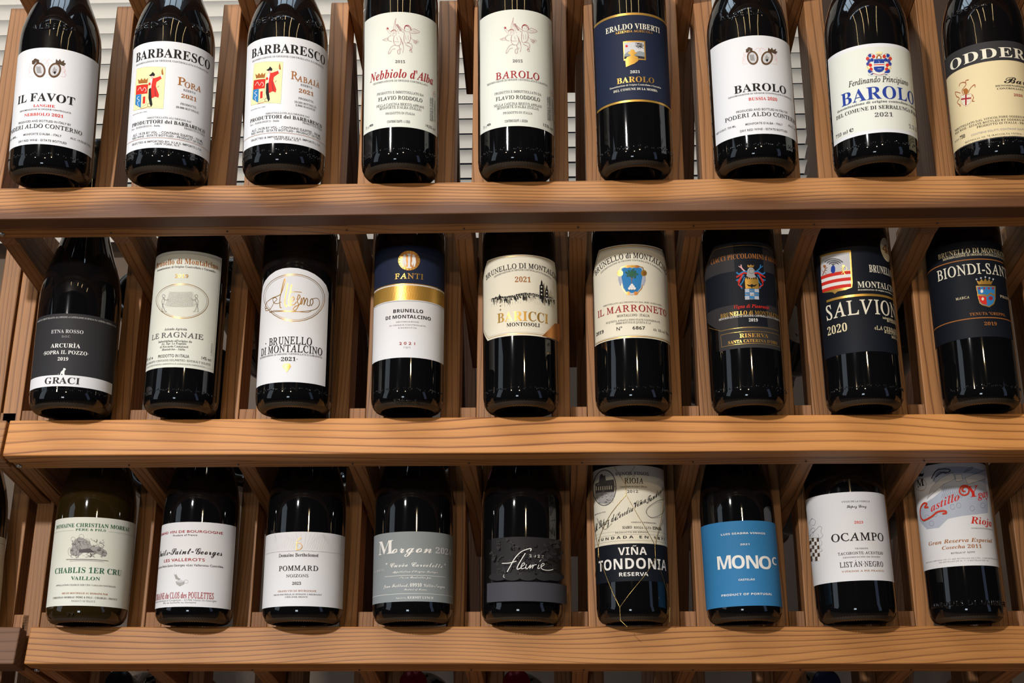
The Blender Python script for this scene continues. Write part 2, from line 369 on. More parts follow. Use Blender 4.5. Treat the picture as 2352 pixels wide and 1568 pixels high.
class Wrap:
    """collects polygons in (arc length, height) on a bottle and wraps them round it"""
    def __init__(s, bot): s.b = bot; s.v = []; s.f = []; s.m = []; s.seen = set(); s.cols = []; s.idx = {}; s.layer = 0
    def vert(s, u, h, off):
        k = (round(u, 6), round(h, 6), round(off, 6))
        if k not in s.idx:
            r0 = s.b['R']; th = u / r0; r = s.b['rad'](h) + off
            s.idx[k] = len(s.v); s.v.append((r * math.sin(th), -r * math.cos(th), h))
        return s.idx[k]
    def add(s, col, poly, off):
        if col not in s.cols: s.cols.append(col)
        mi = s.cols.index(col)
        u0 = min(p[0] for p in poly); u1 = max(p[0] for p in poly)
        a, b = math.floor(u0 / STEP), math.ceil(u1 / STEP)
        if b - a > 400: return
        for i in range(a, b):
            q = poly
            if u0 < i * STEP: q = clip(q, i * STEP, False)
            if len(q) >= 3 and u1 > (i + 1) * STEP: q = clip(q, (i + 1) * STEP, True)
            if len(q) < 3: continue
            ids = []
            for p in q:
                j = s.vert(p[0], p[1], off)
                if not ids or ids[-1] != j: ids.append(j)
            if len(ids) > 1 and ids[0] == ids[-1]: ids.pop()
            k_ = frozenset(ids)
            if len(k_) >= 3 and len(k_) == len(ids) and k_ not in s.seen: s.seen.add(k_); s.f.append(ids); s.m.append(mi)
    def build(s, name, parent):
        if not s.f: return None
        me = bpy.data.meshes.new(name); me.from_pydata(s.v, [], s.f)
        me.polygons.foreach_set('material_index', s.m)
        bm = bmesh.new(); bm.from_mesh(me)
        for f in bm.faces:
            c = f.calc_center_median(); n = f.normal
            if n.x * c.x + n.y * c.y < 0: f.normal_flip()
            f.smooth = True
        bm.to_mesh(me); bm.free()
        for c in s.cols: me.materials.append(pmat(c))
        o = link(name, me); o.parent = parent; return o
# ------------------------------------------------------------------ bottles
def profile(kind, R):
    k = R / .038
    heel = [(.0001, .024), (.008, .0235), (.016, .020), (.0215, .012), (.0245, .004), (.0268, .0008), (.029, 0), (.0325, .0012), (.0352, .004), (.0372, .0085), (.038, .0145)]
    if kind == 'bordeaux': b = [(.038, .10), (.038, .178), (.0375, .188), (.0355, .198), (.031, .208), (.0245, .217), (.0185, .225), (.0155, .234), (.0142, .246), (.0138, .27)]
    elif kind == 'albeisa': b = [(.038, .09), (.038, .136), (.0377, .145), (.0368, .153), (.0345, .163), (.0305, .175), (.0262, .186), (.0220, .198), (.0185, .211), (.016, .226), (.0145, .245), (.0138, .27)]
    else: b = [(.038, .08), (.038, .112), (.0378, .121), (.0368, .131), (.0345, .144), (.031, .157), (.0272, .17), (.0235, .183), (.0205, .196), (.018, .21), (.016, .228), (.0145, .25), (.0138, .27)]
    t = [(.0138, .283), (.0148, .284), (.0152, .289), (.0148, .294), (.0138, .2955), (.0001, .296)]
    return [(r * k if (i < len(heel) + len(b) - 1) else r, h) for i, (r, h) in enumerate(heel + b + t)], len(heel)
def lathe(prof, seg=120, lo=0, hi=None, ribs=True, add=0):
    bm = bmesh.new(); pr = prof[lo:hi]; rings = []
    for i, (r, h) in enumerate(pr):
        ring = []
        for j in range(seg):
            a = 2 * math.pi * j / seg; rr, hh = r + add, h
            if ribs and .026 < r < .0375 and h < .0045:
                if j % 2: hh += .0009; rr -= .0006
            ring.append(bm.verts.new((rr * math.sin(a), -rr * math.cos(a), hh)))
        rings.append(ring)
    for a, b in zip(rings, rings[1:]):
        for j in range(seg): bm.faces.new((a[j], a[(j + 1) % seg], b[(j + 1) % seg], b[j])).smooth = True
    return bm
_bm = {}
def body_mesh(kind, R, gm):
    key = (kind, round(R, 4), gm.name)
    if key not in _bm:
        pr, nh = profile(kind, R); bm = lathe(pr, 160); me = bpy.data.meshes.new('glass_body'); bm.to_mesh(me); bm.free(); me.materials.append(gm); me.materials.append(STIPPLE); _bm[key] = me
        for f in me.polygons:
            c = f.center
            if c.z < .0055 and math.hypot(c.x, c.y) > .0262 * R / .038: f.material_index = 1
    return _bm[key]
def cap_mesh(kind, R, c):
    key = ('cap', kind, round(R, 4), c)
    if key not in _bm:
        pr, nh = profile(kind, R); bm = lathe([(r + .0003, h) for r, h in pr if h > .233] , 48, ribs=False)
        me = bpy.data.meshes.new('capsule'); bm.to_mesh(me); bm.free(); me.materials.append(CAPS[c]); _bm[key] = me
    return _bm[key]
def linedist(p, d, a, u):
    n = d.cross(u); return abs((a - p).dot(n)) / n.length
def make_bottle(row, meas, kind, label, cap='k', gm=None, group='display bottles'):
    xl, xr, yb, xl2, xr2, yt = meas
    c1, c2 = (xl + xr) / 2, (xl2 + xr2) / 2; sl = (c2 - c1) / (yt - yb)
    slope = (-.0128, -.0050, -.0021)[row]; off = (-7, -8.5, -4.5)[row]
    y0 = EDGE[row][0] + off + slope * (c1 - 1176); x0 = c1 + sl * (y0 - yb)
    Y = ROW[row].y
    d = ray(x0, y0); A = CAM + d * ((Y - CAM.y) / d.y); t = A_B[row]
    for it in range(3):
        r2 = ray(c2, yt); st, ct = math.sin(t), math.cos(t)
        # CAM + l*r2 = A + s*(k, st, ct)
        det = -r2.y * ct + r2.z * st
        by, bz = A.y - CAM.y, A.z - CAM.z
        l = (-by * ct + bz * st) / det
        pt = CAM + r2 * l; U = (pt - A).normalized()
        dL, dR = linedist(CAM, ray(xl, yb), A, U), linedist(CAM, ray(xr, yb), A, U)
        A = A + X * (dR - dL) / 2
    R = (dL + dR) / 2
    Nn = Vector((0, -1, 0)); Nn = (Nn - U * Nn.dot(U)).normalized(); S = U.cross(Nn).normalized()
    if S.x < 0: S = -S
    M = frame(A, S, -Nn, U)
    o = thing('wine_bottle', label, 'bottle', M, group)
    g = link('glass_body', body_mesh(kind, R, gm or GLASS)); g.parent = o
    c = link('capsule', cap_mesh(kind, R, cap)); c.parent = o
    pr, nh = profile(kind, R)
    def rad(h):
        pts = pr[nh - 1:]
        if h <= pts[0][1]: return R
        for (r1, h1), (r2_, h2) in zip(pts, pts[1:]):
            if h1 <= h <= h2: return r1 + (r2_ - r1) * (h - h1) / (h2 - h1 + 1e-9)
        return .0138
    return dict(o=o, A=A, U=U, N=Nn, S=S, R=R, rad=rad, M=M)
def uvpt(b, x, y, r=None):
    """where the line of sight through photo point (x, y) meets the bottle: (arc length, height)"""
    R = r or b['R']; d = ray(x, y); Mi = b['M'].inverted(); o = Mi @ CAM; d = (Mi.to_3x3() @ d).normalized()
    a = d.x ** 2 + d.y ** 2; bb = o.x * d.x + o.y * d.y; c = o.x ** 2 + o.y ** 2 - R * R
    disc_ = bb * bb - a * c
    t = (-bb - math.sqrt(max(disc_, 0))) / a; p = o + d * t
    return math.atan2(p.x, -p.y) * b['R'], p.z
class Art:
    """one label drawn in photo-zoom coordinates (scale s, offset ox, oy)"""
    def __init__(s, b, ox, oy, sc_): s.b = b; s.ox = ox; s.oy = oy; s.s = sc_; s.paper = Wrap(b); s.em = Wrap(b); s.tx = Wrap(b); s.lo = .00016; s.to = .00040
    def p(s, x, y, r=None): return uvpt(s.b, s.ox + x / s.s, s.oy + y / s.s, r)
    def step(s): s.lo += .000012; return s.lo
    def rect(s, col, tx, ty, bx, by, lx, ly, rx_, ry):
        s.hT = s.p(tx, ty)[1]; s.hB = s.p(bx, by)[1]; s.uL = s.p(lx, ly)[0]; s.uR = s.p(rx_, ry)[0]
        s.paper.add(col, [(s.uL, s.hB), (s.uR, s.hB), (s.uR, s.hT), (s.uL, s.hT)], .00012); return s
    def shape(s, col, pts):
        q = [s.p(*a) for a in pts]; s.uL = min(a[0] for a in q); s.uR = max(a[0] for a in q); s.hT = max(a[1] for a in q); s.hB = min(a[1] for a in q)
        s.poly_uv(s.paper, col, q, .00012); return s
    def poly_uv(s, w, col, q, off):
        for t in tessellate_polygon([[Vector((a[0], a[1], 0)) for a in q]]): w.add(col, [q[i] for i in t], off)
    def band(s, col, x, y1, y2, x0=None, x1=None):
        h1, h2 = s.p(x, y1)[1], s.p(x, y2)[1]; a = s.uL if x0 is None else s.p(x0, y1)[0]; b = s.uR if x1 is None else s.p(x1, y1)[0]
        s.em.add(col, [(a, h2), (b, h2), (b, h1), (a, h1)], s.step())
    def box(s, col, x0, y0, x1, y1, w=0):
        (a, h1), (b, h2) = s.p(x0, y0), s.p(x1, y1)
        if not w: s.em.add(col, [(a, h2), (b, h2), (b, h1), (a, h1)], s.step()); return
        s.line_uv(col, [(a, h1), (b, h1), (b, h2), (a, h2)], w, True)
    def poly(s, col, *pts): s.poly_uv(s.em, col, [s.p(*a) for a in pts], s.step())
    def ell(s, col, cx, cy, rx_, ry, rot=0, w=0, n=28, a0=0, a1=360):
        pts = []
        for i in range(n + (1 if a1 - a0 < 360 else 0)):
            a = R_(a0 + (a1 - a0) * i / n); x, y = rx_ * math.cos(a), ry * math.sin(a); c, sn = math.cos(R_(rot)), math.sin(R_(rot))
            pts.append((cx + x * c - y * sn, cy + x * sn + y * c))
        q = [s.p(*a) for a in pts]
        if w: s.line_uv(col, q, w, a1 - a0 >= 360)
        else: s.poly_uv(s.em, col, q, s.step())
    def line_uv(s, col, q, w, closed=False):
        w = w * .0001 / 2; off = s.step(); n = len(q); rng = range(n if closed else n - 1)
        for i in rng:
            a, b = q[i], q[(i + 1) % n]; dx, dy = b[0] - a[0], b[1] - a[1]; l = math.hypot(dx, dy)
            if l < 1e-7: continue
            nx, ny = -dy / l * w, dx / l * w; ex, ey = dx / l * w * .5, dy / l * w * .5
            s.em.add(col, [(a[0] + nx - ex, a[1] + ny - ey), (a[0] - nx - ex, a[1] - ny - ey), (b[0] - nx + ex, b[1] - ny + ey), (b[0] + nx + ex, b[1] + ny + ey)], off)
    def line(s, col, w, *pts, closed=False, smooth=True):       # w in tenths of a millimetre
        q = [s.p(*a) for a in pts]
        if smooth and len(q) > 2:
            out = []
            for i in range(len(q) - 1):
                p0, p1, p2, p3 = q[max(i - 1, 0)], q[i], q[i + 1], q[min(i + 2, len(q) - 1)]
                for k in range(5):
                    t = k / 5; out.append(tuple(.5 * ((2 * p1[j]) + (-p0[j] + p2[j]) * t + (2 * p0[j] - 5 * p1[j] + 4 * p2[j] - p3[j]) * t * t + (-p0[j] + 3 * p1[j] - 3 * p2[j] + p3[j]) * t ** 3) for j in (0, 1)))
            q = out + [q[-1]]
        s.line_uv(col, q, w, closed)
    def hline(s, col, w, x, y, x0=None, x1=None):
        h = s.p(x, y)[1]; a = s.uL if x0 is None else s.p(x0, y)[0]; b = s.uR if x1 is None else s.p(x1, y)[0]; s.line_uv(col, [(a, h), (b, h)], w)
    def text(s, st, col, x0, x1, y, cap, body, arc=0, rot=0, w=None, xm=None, shear=0):
        """body spans x0..x1, baseline y at the middle, cap height cap (all zoom px); arc = fall of the ends in mm; rot = rise in degrees"""
        xm = (x0 + x1) / 2 if xm is None else xm
        u0, u1 = s.p(x0, y)[0], s.p(x1, y)[0]; um, h0 = s.p(xm, y); h1 = s.p(xm, y - (cap * .88 if cap < 32 else cap))[1]
        V, Fc, wd_ = layout(body, st, .02)
        if not V: return
        ch = h1 - h0; sx = (u1 - u0) / wd_; sy = ch / CAPH; uc = (u0 + u1) / 2; half = max((u1 - u0) / 2, 1e-5)
        W = w or s.tx; t = math.tan(R_(rot)); cache = []
        arc = arc * .001
        for a, b in V:
            du = a * sx - half; hh = b * sy
            if arc:
                k = du / half; sl = -2 * arc * k / half; n = math.hypot(1, sl)
                cache.append((uc + du - sl / n * hh * 1.0, h0 - arc * k * k + hh / n))
            else: cache.append((uc + du + hh * shear, h0 + hh + t * du))
        for f in Fc: W.add(col, [cache[i] for i in f], s.to)
    def vtext(s, st, col, x, y0, y1, wid, body):            # text running upwards
        (u, h0), (_, h1) = s.p(x, y0), s.p(x, y1); u2 = s.p(x - wid, y0)[0]
        V, Fc, wd_ = layout(body, st, .02); sx = (h1 - h0) / wd_; sy = (u - u2) / CAPH
        q = [(u - b * sy, h0 + a * sx) for a, b in V]
        for f in Fc: s.tx.add(col, [q[i] for i in f], s.to)
    def done(s):
        lab = s.paper.build('label', s.b['o'])
        if lab is None: lab = s.b['o']
        
        for w_, n_ in ((s.em, 'label_artwork'), (s.tx, 'lettering')):
            o = w_.build(n_, lab)
            if o: o['kind'] = 'stuff'
        return lab
def emboss(b, col_mat, x0, x1, y, cap, body, s_, ox, oy, st='S', h=None, depth=.0006, r=None, name='embossed_lettering'):
    u0, hm = uvpt(b, ox + x0 / s_, oy + y / s_, r); u1 = uvpt(b, ox + x1 / s_, oy + y / s_, r)[0]
    um, h0 = uvpt(b, ox + (x0 + x1) / 2 / s_, oy + y / s_, r); h1 = uvpt(b, ox + (x0 + x1) / 2 / s_, oy + (y - cap) / s_, r)[1]
    V, Fc, wd_ = layout(body, st, .03); sx = (u1 - u0) / wd_; sy = (h1 - h0) / CAPH
    bm = bmesh.new(); vs = []
    def pos(u, hh, off): rr = b['rad'](hh) + off; th = u / b['R']; return (rr * math.sin(th), -rr * math.cos(th), hh)
    pl = {}
    for a, c in V: vs.append(bm.verts.new(pos(u0 + a * sx, h0 + c * sy, depth)))
    for f in Fc:
        try: bm.faces.new([vs[i] for i in f])
        except ValueError: pass
    be = [e for e in bm.edges if e.is_boundary]
    low = {}
    for e in be:
        for v in e.verts:
            if v not in low:
                i = vs.index(v); a, c = V[i]; low[v] = bm.verts.new(pos(u0 + a * sx, h0 + c * sy, -.0003))
    for e in be:
        a, c = e.verts
        try: bm.faces.new((a, c, low[c], low[a]))
        except ValueError: pass
    bmesh.ops.recalc_face_normals(bm, faces=bm.faces[:])
    for f in bm.faces: f.smooth = True
    me = bpy.data.meshes.new(name); bm.to_mesh(me); bm.free(); me.materials.append(col_mat)
    o = link(name, me); o.parent = b['o']; return o
# ------------------------------------------------------------------ the upper row
ROW1 = [
 ((18, 214, 385, 43, 236, 116), 'albeisa', 'leftmost upper-row bottle, white label with two crowned oval medallions'),
 ((286, 480, 385, 307, 496, 96), 'albeisa', 'upper-row bottle second from left, white label with man in red coat'),
 ((556, 747, 385, 568, 754, 95), 'albeisa', 'upper-row bottle third from left, white label with man in red coat'),
 ((830, 1008, 380, 835, 1006, 30), 'bordeaux', 'bottle with cream label, cherub drawing and title in red italics'),
 ((1098, 1275, 380, 1097, 1269, 20), 'bordeaux', 'bottle with cream label, cherub drawing and title in upright red capitals'),
 ((1372, 1547, 380, 1360, 1529, 30), 'bordeaux', 'bottle with navy blue gold-edged label and gold figure in a hat'),
 ((1639, 1833, 375, 1621, 1810, 75), 'albeisa', 'upper-row bottle third from right, white label with two crowned oval medallions'),
 ((1912, 2112, 370, 1889, 2087, 80), 'albeisa', 'bottle with big dark blue lettering under a blue and red coat of arms'),
 ((2190, 2388, 365, 2158, 2356, 80), 'albeisa', 'upper-row bottle at the right edge, cream label under a dark band'),
]
b = [make_bottle(0, m, k, l) for m, k, l in ROW1]
T = 2.8
def medallions(a, x, y, s, lw=1.0):
    """two tilted oval medallions with crowns and pink scrolls, centred between the ovals"""
    for sg in (-1, 1):
        for k in range(4):
            cx = x + sg * (92 + 14 * k) * s; a.line('p', 1.6, (cx, y - (30 - 4 * k) * s), (cx + sg * 8 * s, y - 8 * s), (cx + sg * 4 * s, y + 12 * s), (cx + sg * 6 * s, y + (34 - 3 * k) * s)) if k < 2 else None
        a.line('p', 2.4, (x + sg * 78 * s, y - 32 * s), (x + sg * 104 * s, y - 38 * s), (x + sg * 112 * s, y - 22 * s), (x + sg * 96 * s, y - 12 * s), (x + sg * 112 * s, y - 4 * s), (x + sg * 118 * s, y + 8 * s), (x + sg * 104 * s, y + 14 * s), (x + sg * 120 * s, y + 24 * s), (x + sg * 112 * s, y + 44 * s), (x + sg * 84 * s, y + 40 * s))
    a.line('p', 2.4, (x - 40 * s, y - 50 * s), (x - 14 * s, y - 68 * s), (x, y - 60 * s), (x + 14 * s, y - 68 * s), (x + 40 * s, y - 50 * s))
    a.line('p', 2.4, (x - 9 * s, y - 34 * s), (x, y - 58 * s), (x + 9 * s, y - 34 * s), (x, y - 20 * s))
    for sg, rot in ((-1, -12), (1, 22)):
        cx, cy = x + sg * 49 * s, y + (0 if sg < 0 else 2) * s
        a.ell('h', cx, cy, 39 * s, 49 * s, rot); a.ell('k', cx, cy, 38 * s, 48 * s, rot, w=1.2); a.ell('o', cx, cy, 34 * s, 43 * s, rot, w=1.6); a.ell('v', cx, cy, 28 * s, 37 * s, rot)
        if sg < 0:
            for k in (-12, -2, 8):
                a.poly('l', (cx + (k - 3) * s, cy + 20 * s), (cx + (k - 8) * s, cy - 16 * s), (cx + (k - 4) * s, cy - 24 * s), (cx + k * s, cy - 16 * s), (cx + (k + 6) * s, cy + 22 * s))
                a.line('k', 1.2, (cx + (k - 3) * s, cy + 20 * s), (cx + (k - 8) * s, cy - 16 * s), (cx + (k - 4) * s, cy - 24 * s), (cx + k * s, cy - 16 * s), (cx + (k + 6) * s, cy + 22 * s), smooth=False)
        else:
            a.poly('l', (cx - 16 * s, cy + 16 * s), (cx - 12 * s, cy - 2 * s), (cx - 2 * s, cy - 22 * s), (cx + 6 * s, cy - 4 * s), (cx + 16 * s, cy - 8 * s), (cx + 12 * s, cy + 12 * s))
            a.poly('k', (cx - 10 * s, cy + 16 * s), (cx, cy + 6 * s), (cx + 10 * s, cy + 12 * s), (cx + 2 * s, cy + 28 * s))
            a.line('k', 1.0, (cx - 12 * s, cy), (cx - 2 * s, cy - 22 * s), (cx + 8 * s, cy), smooth=False)
    cx, cy = x - 73 * s, y - 55 * s
    for dx, dy, r in ((-11, 2, 12), (0, -8, 12), (12, -4, 11), (14, 6, 9), (-14, 12, 9)): a.ell('h', cx + dx * s, cy + dy * s, r * s, r * s * .8)
    a.line('k', 2, (cx - 16 * s, cy + 16 * s), (cx, cy + 8 * s), (cx + 18 * s, cy + 6 * s))
    cx, cy = x + 88 * s, y - 48 * s
    a.poly('h', (cx - 34 * s, cy + 2 * s), (cx - 30 * s, cy - 22 * s), (cx - 16 * s, cy - 8 * s), (cx - 6 * s, cy - 22 * s), (cx + 4 * s, cy - 4 * s), (cx + 22 * s, cy - 14 * s), (cx + 18 * s, cy + 2 * s), (cx + 32 * s, cy + 6 * s), (cx + 18 * s, cy + 22 * s))
    a.line('k', 1.6, (cx - 32 * s, cy + 2 * s), (cx + 18 * s, cy + 22 * s), smooth=False)
a = Art(b[0], 0, 0, T); a.rect('W', 375, 312, 320, 930, 84, 700, 614, 700)
medallions(a, 303, 450, 1)
for t_ in [('D', 'k', 118, 480, 650, 52, 'IL FAVOT'), ('B', 'r', 215, 353, 688, 19, 'LANGHE'), ('S', 'g', 131, 458, 708, 11, 'DENOMINAZIONE DI ORIGINE CONTROLLATA'),
           ('B', 'r', 158, 407, 744, 21, 'NEBBIOLO 2021'), ('S', 'g', 122, 456, 785, 15, 'PRODUCED AND BOTTLED IN ITALY BY'), ('R', 'k', 76, 527, 824, 29, 'PODERI ALDO CONTERNO'),
           ('S', 'g', 152, 395, 868, 15, "MONFORTE D'ALBA - ITALY"), ('S', 'g', 122, 428, 908, 15, 'DRY RED WINE - ESTATE BOTTLED'), ('S', 'g', 448, 584, 914, 14, 'ALC. 14.5% BY VOL.'), ('S', 'g', 68, 112, 893, 13, '750 ML.')]: a.text(*t_)
a.done(); emboss(b[0], GLASS, 212, 492, 196, 40, 'ALBEISA', T, 0, 0, r=b[0]['R'] * .93)
def redcoat(a, x, y, s):
    """yellow panel with a coat of arms and a man in a red coat raising a bottle; x, y = panel top left"""
    q = lambda *p: [(x + i * s, y + j * s) for i, j in p]
    a.poly('y', *q((8, 8), (196, -2), (180, 268), (-14, 282))); a.line('g', 1.5, *q((8, 8), (196, -2), (180, 268), (-14, 282)), closed=True, smooth=False)
    a.poly('r', *q((6, 118), (82, 108), (76, 168), (2, 178))); a.poly('B', *q((2, 178), (38, 172), (34, 262), (-2, 240)))
    a.poly('y', *q((38, 172), (76, 168), (70, 238), (34, 262))); a.line('o', 2.2, *q((38, 172), (76, 168), (70, 238), (34, 262)), closed=True, smooth=False)
    a.line('w', 4, *q((14, 150), (30, 128), (42, 150), (58, 128), (70, 146), (60, 156))); a.line('w', 5, *q((24, 186), (10, 200), (26, 214), (12, 228), (20, 248)))
    a.poly('r', *q((48, 190), (64, 186), (62, 232), (46, 236))); a.line('k', 1.4, *q((6, 118), (82, 108), (76, 168), (70, 238), (34, 262), (-2, 240)), closed=True, smooth=False)
    a.poly('o', *q((20, 104), (16, 74), (30, 84), (38, 68), (50, 82), (60, 66), (68, 80), (82, 66), (76, 100))); a.line('k', 1.4, *q((20, 104), (46, 96), (76, 100)))
    a.poly('k', *q((86, 50), (100, 42), (112, 26), (126, 42), (124, 54), (104, 58))); a.poly('p', *q((98, 56), (114, 52), (118, 66), (106, 74)))
    a.poly('w', *q((98, 74), (110, 74), (106, 130), (98, 140), (94, 100)))
    a.poly('r', *q((112, 70), (130, 66), (164, 54), (170, 70), (136, 94), (132, 120), (152, 176), (148, 196), (128, 188), (104, 200), (100, 150), (104, 110)))
    a.poly('d', *q((122, 120), (126, 120), (136, 186), (128, 188))); a.poly('w', *q((164, 50), (172, 44), (176, 60), (168, 70)))
    a.poly('o', *q((170, 46), (168, 22), (174, 2), (178, 22), (182, 46))); a.poly('r', *q((84, 100), (98, 96), (100, 112), (86, 116)))
    a.poly('k', *q((86, 140), (100, 130), (104, 200), (110, 240), (102, 256), (92, 238), (84, 200))); a.ell('k', x + 90 * s, y + 244 * s, 12 * s, 12 * s, w=3)
    a.line('k', 2.5, *q((142, 130), (152, 118))); a.line('r', 3, *q((82, 254), (60, 262), (30, 270)))
def barbaresco(i, ox, oy, cx0, wine, wl, prod):
    a = Art(b[i], ox, oy, T); return a
for i, ox, dx, dy, wine, lines in ((1, 0, 0, 0, ('PORA', 'P', 'ORA'), ('PRODOTTE', '20.000 BOTTIGLIE', '')), (2, 500, -646, -31, ('RABAJÀ', 'R', 'ABAJÀ'), ('PRODOTTE', '19.201 BOTTIGLIE', '2.066 MAGNUM'))):
    a = Art(b[i], ox, 0, T)
    X0 = lambda x: x + dx
    if i == 1: a.rect('W', 1105, 267, 1055, 951, 836, 650, 1366, 700)
    else: a.rect('W', 440, 236, 420, 920, 178, 640, 702, 680)
    tt = lambda st, c, x0, x1, y, cp, body, **k: a.text(st, c, x0, x1, y, cp, body, **k)
    if i == 1:
        redcoat(a, 873, 436, .985)
        L_ = [('B', 'k', 878, 1350, 373, 58, 'BARBARESCO'), ('R', 'g', 880, 1340, 400, 12, 'DENOMINAZIONE DI ORIGINE CONTROLLATA E GARANTITA'), ('R', 'o', 1140, 1190, 548, 50, 'P'), ('R', 'o', 1184, 1290, 574, 36, 'ORA'),
              ('R', 'g', 1178, 1255, 594, 15, 'RISERVA'), ('B', 'o', 1164, 1262, 638, 28, '2021'), ('R', 'g', 1158, 1260, 684, 15, 'PRODOTTE'), ('R', 'g', 1130, 1278, 708, 14, '20.000 BOTTIGLIE'),
              ('R', 'g', 946, 1228, 764, 12, "IMBOTTIGLIATO ALL'ORIGINE DAI"), ('B', 'k', 853, 1318, 796, 26, 'PRODUTTORI del BARBARESCO'), ('R', 'g', 850, 1028, 818, 13, 'S.a.c. - BARBARESCO - Italia'), ('R', 'g', 1182, 1316, 848, 14, 'PRODOTTO IN ITALIA'),
              ('S', 'g', 858, 1304, 862, 17, 'ALC. 14.5% BY VOL. - CONTAINS SULFITES - 750 ML'), ('S', 'g', 856, 1304, 880, 15, 'RED WINE - ESTATE BOTTLED - PRODUCT OF ITALY'), ('S', 'g', 852, 1298, 918, 14, 'SELECTED & IMPORTED BY: V.I.A.S. IMPORTS L.T.D.'), ('S', 'g', 996, 1156, 934, 14, 'NEW YORK, N.Y.'), ('R', 'g', 858, 945, 728, 6, 'MARCHIO DEL 1894')]
        for q in L_: a.text(*q)
        a.hline('o', 3, 1060, 887)
        emboss(b[1], GLASS, 888, 1100, 182, 40, 'LBEISA', T, 0, 0, r=b[1]['R'] * .93); emboss(b[1], GLASS, 1222, 1345, 205, 34, 'ALB', T, 0, 0, r=b[1]['R'] * .93)
    else:
        redcoat(a, 228, 402, .985)
        L_ = [('B', 'k', 222, 688, 342, 58, 'BARBARESCO'), ('R', 'g', 226, 680, 370, 12, 'DENOMINAZIONE DI ORIGINE CONTROLLATA E GARANTITA'), ('R', 'o', 470, 515, 510, 50, 'R'), ('R', 'o', 508, 652, 538, 36, 'ABAJÀ'),
              ('R', 'g', 532, 606, 560, 15, 'RISERVA'), ('B', 'o', 520, 614, 604, 28, '2021'), ('R', 'g', 518, 614, 648, 15, 'PRODOTTE'), ('R', 'g', 492, 632, 674, 14, '19.201 BOTTIGLIE'), ('R', 'g', 500, 624, 694, 14, '2.066 MAGNUM'),
              ('R', 'g', 308, 588, 734, 12, "IMBOTTIGLIATO ALL'ORIGINE DAI"), ('B', 'k', 212, 668, 763, 26, 'PRODUTTORI del BARBARESCO'), ('R', 'g', 212, 394, 788, 13, 'S.a.c. - BARBARESCO - Italia'), ('R', 'g', 544, 668, 812, 14, 'PRODOTTO IN ITALIA'),
              ('S', 'g', 222, 660, 828, 17, 'ALC. 14.5% BY VOL. - CONTAINS SULFITES - 750 ML'), ('S', 'g', 220, 660, 846, 15, 'RED WINE - ESTATE BOTTLED - PRODUCT OF ITALY'), ('S', 'g', 218, 658, 888, 14, 'SELECTED & IMPORTED BY: V.I.A.S. IMPORTS L.T.D.'), ('S', 'g', 366, 524, 902, 14, 'NEW YORK, N.Y.'), ('R', 'g', 216, 306, 698, 6, 'MARCHIO DEL 1894')]
        for q in L_: a.text(*q)
        a.hline('o', 3, 430, 855)
        emboss(b[2], GLASS, 236, 442, 150, 40, 'LBEISA', T, 500, 0, r=b[2]['R'] * .93); emboss(b[2], GLASS, 562, 672, 172, 34, 'ALB', T, 500, 0, r=b[2]['R'] * .93)
    a.done()
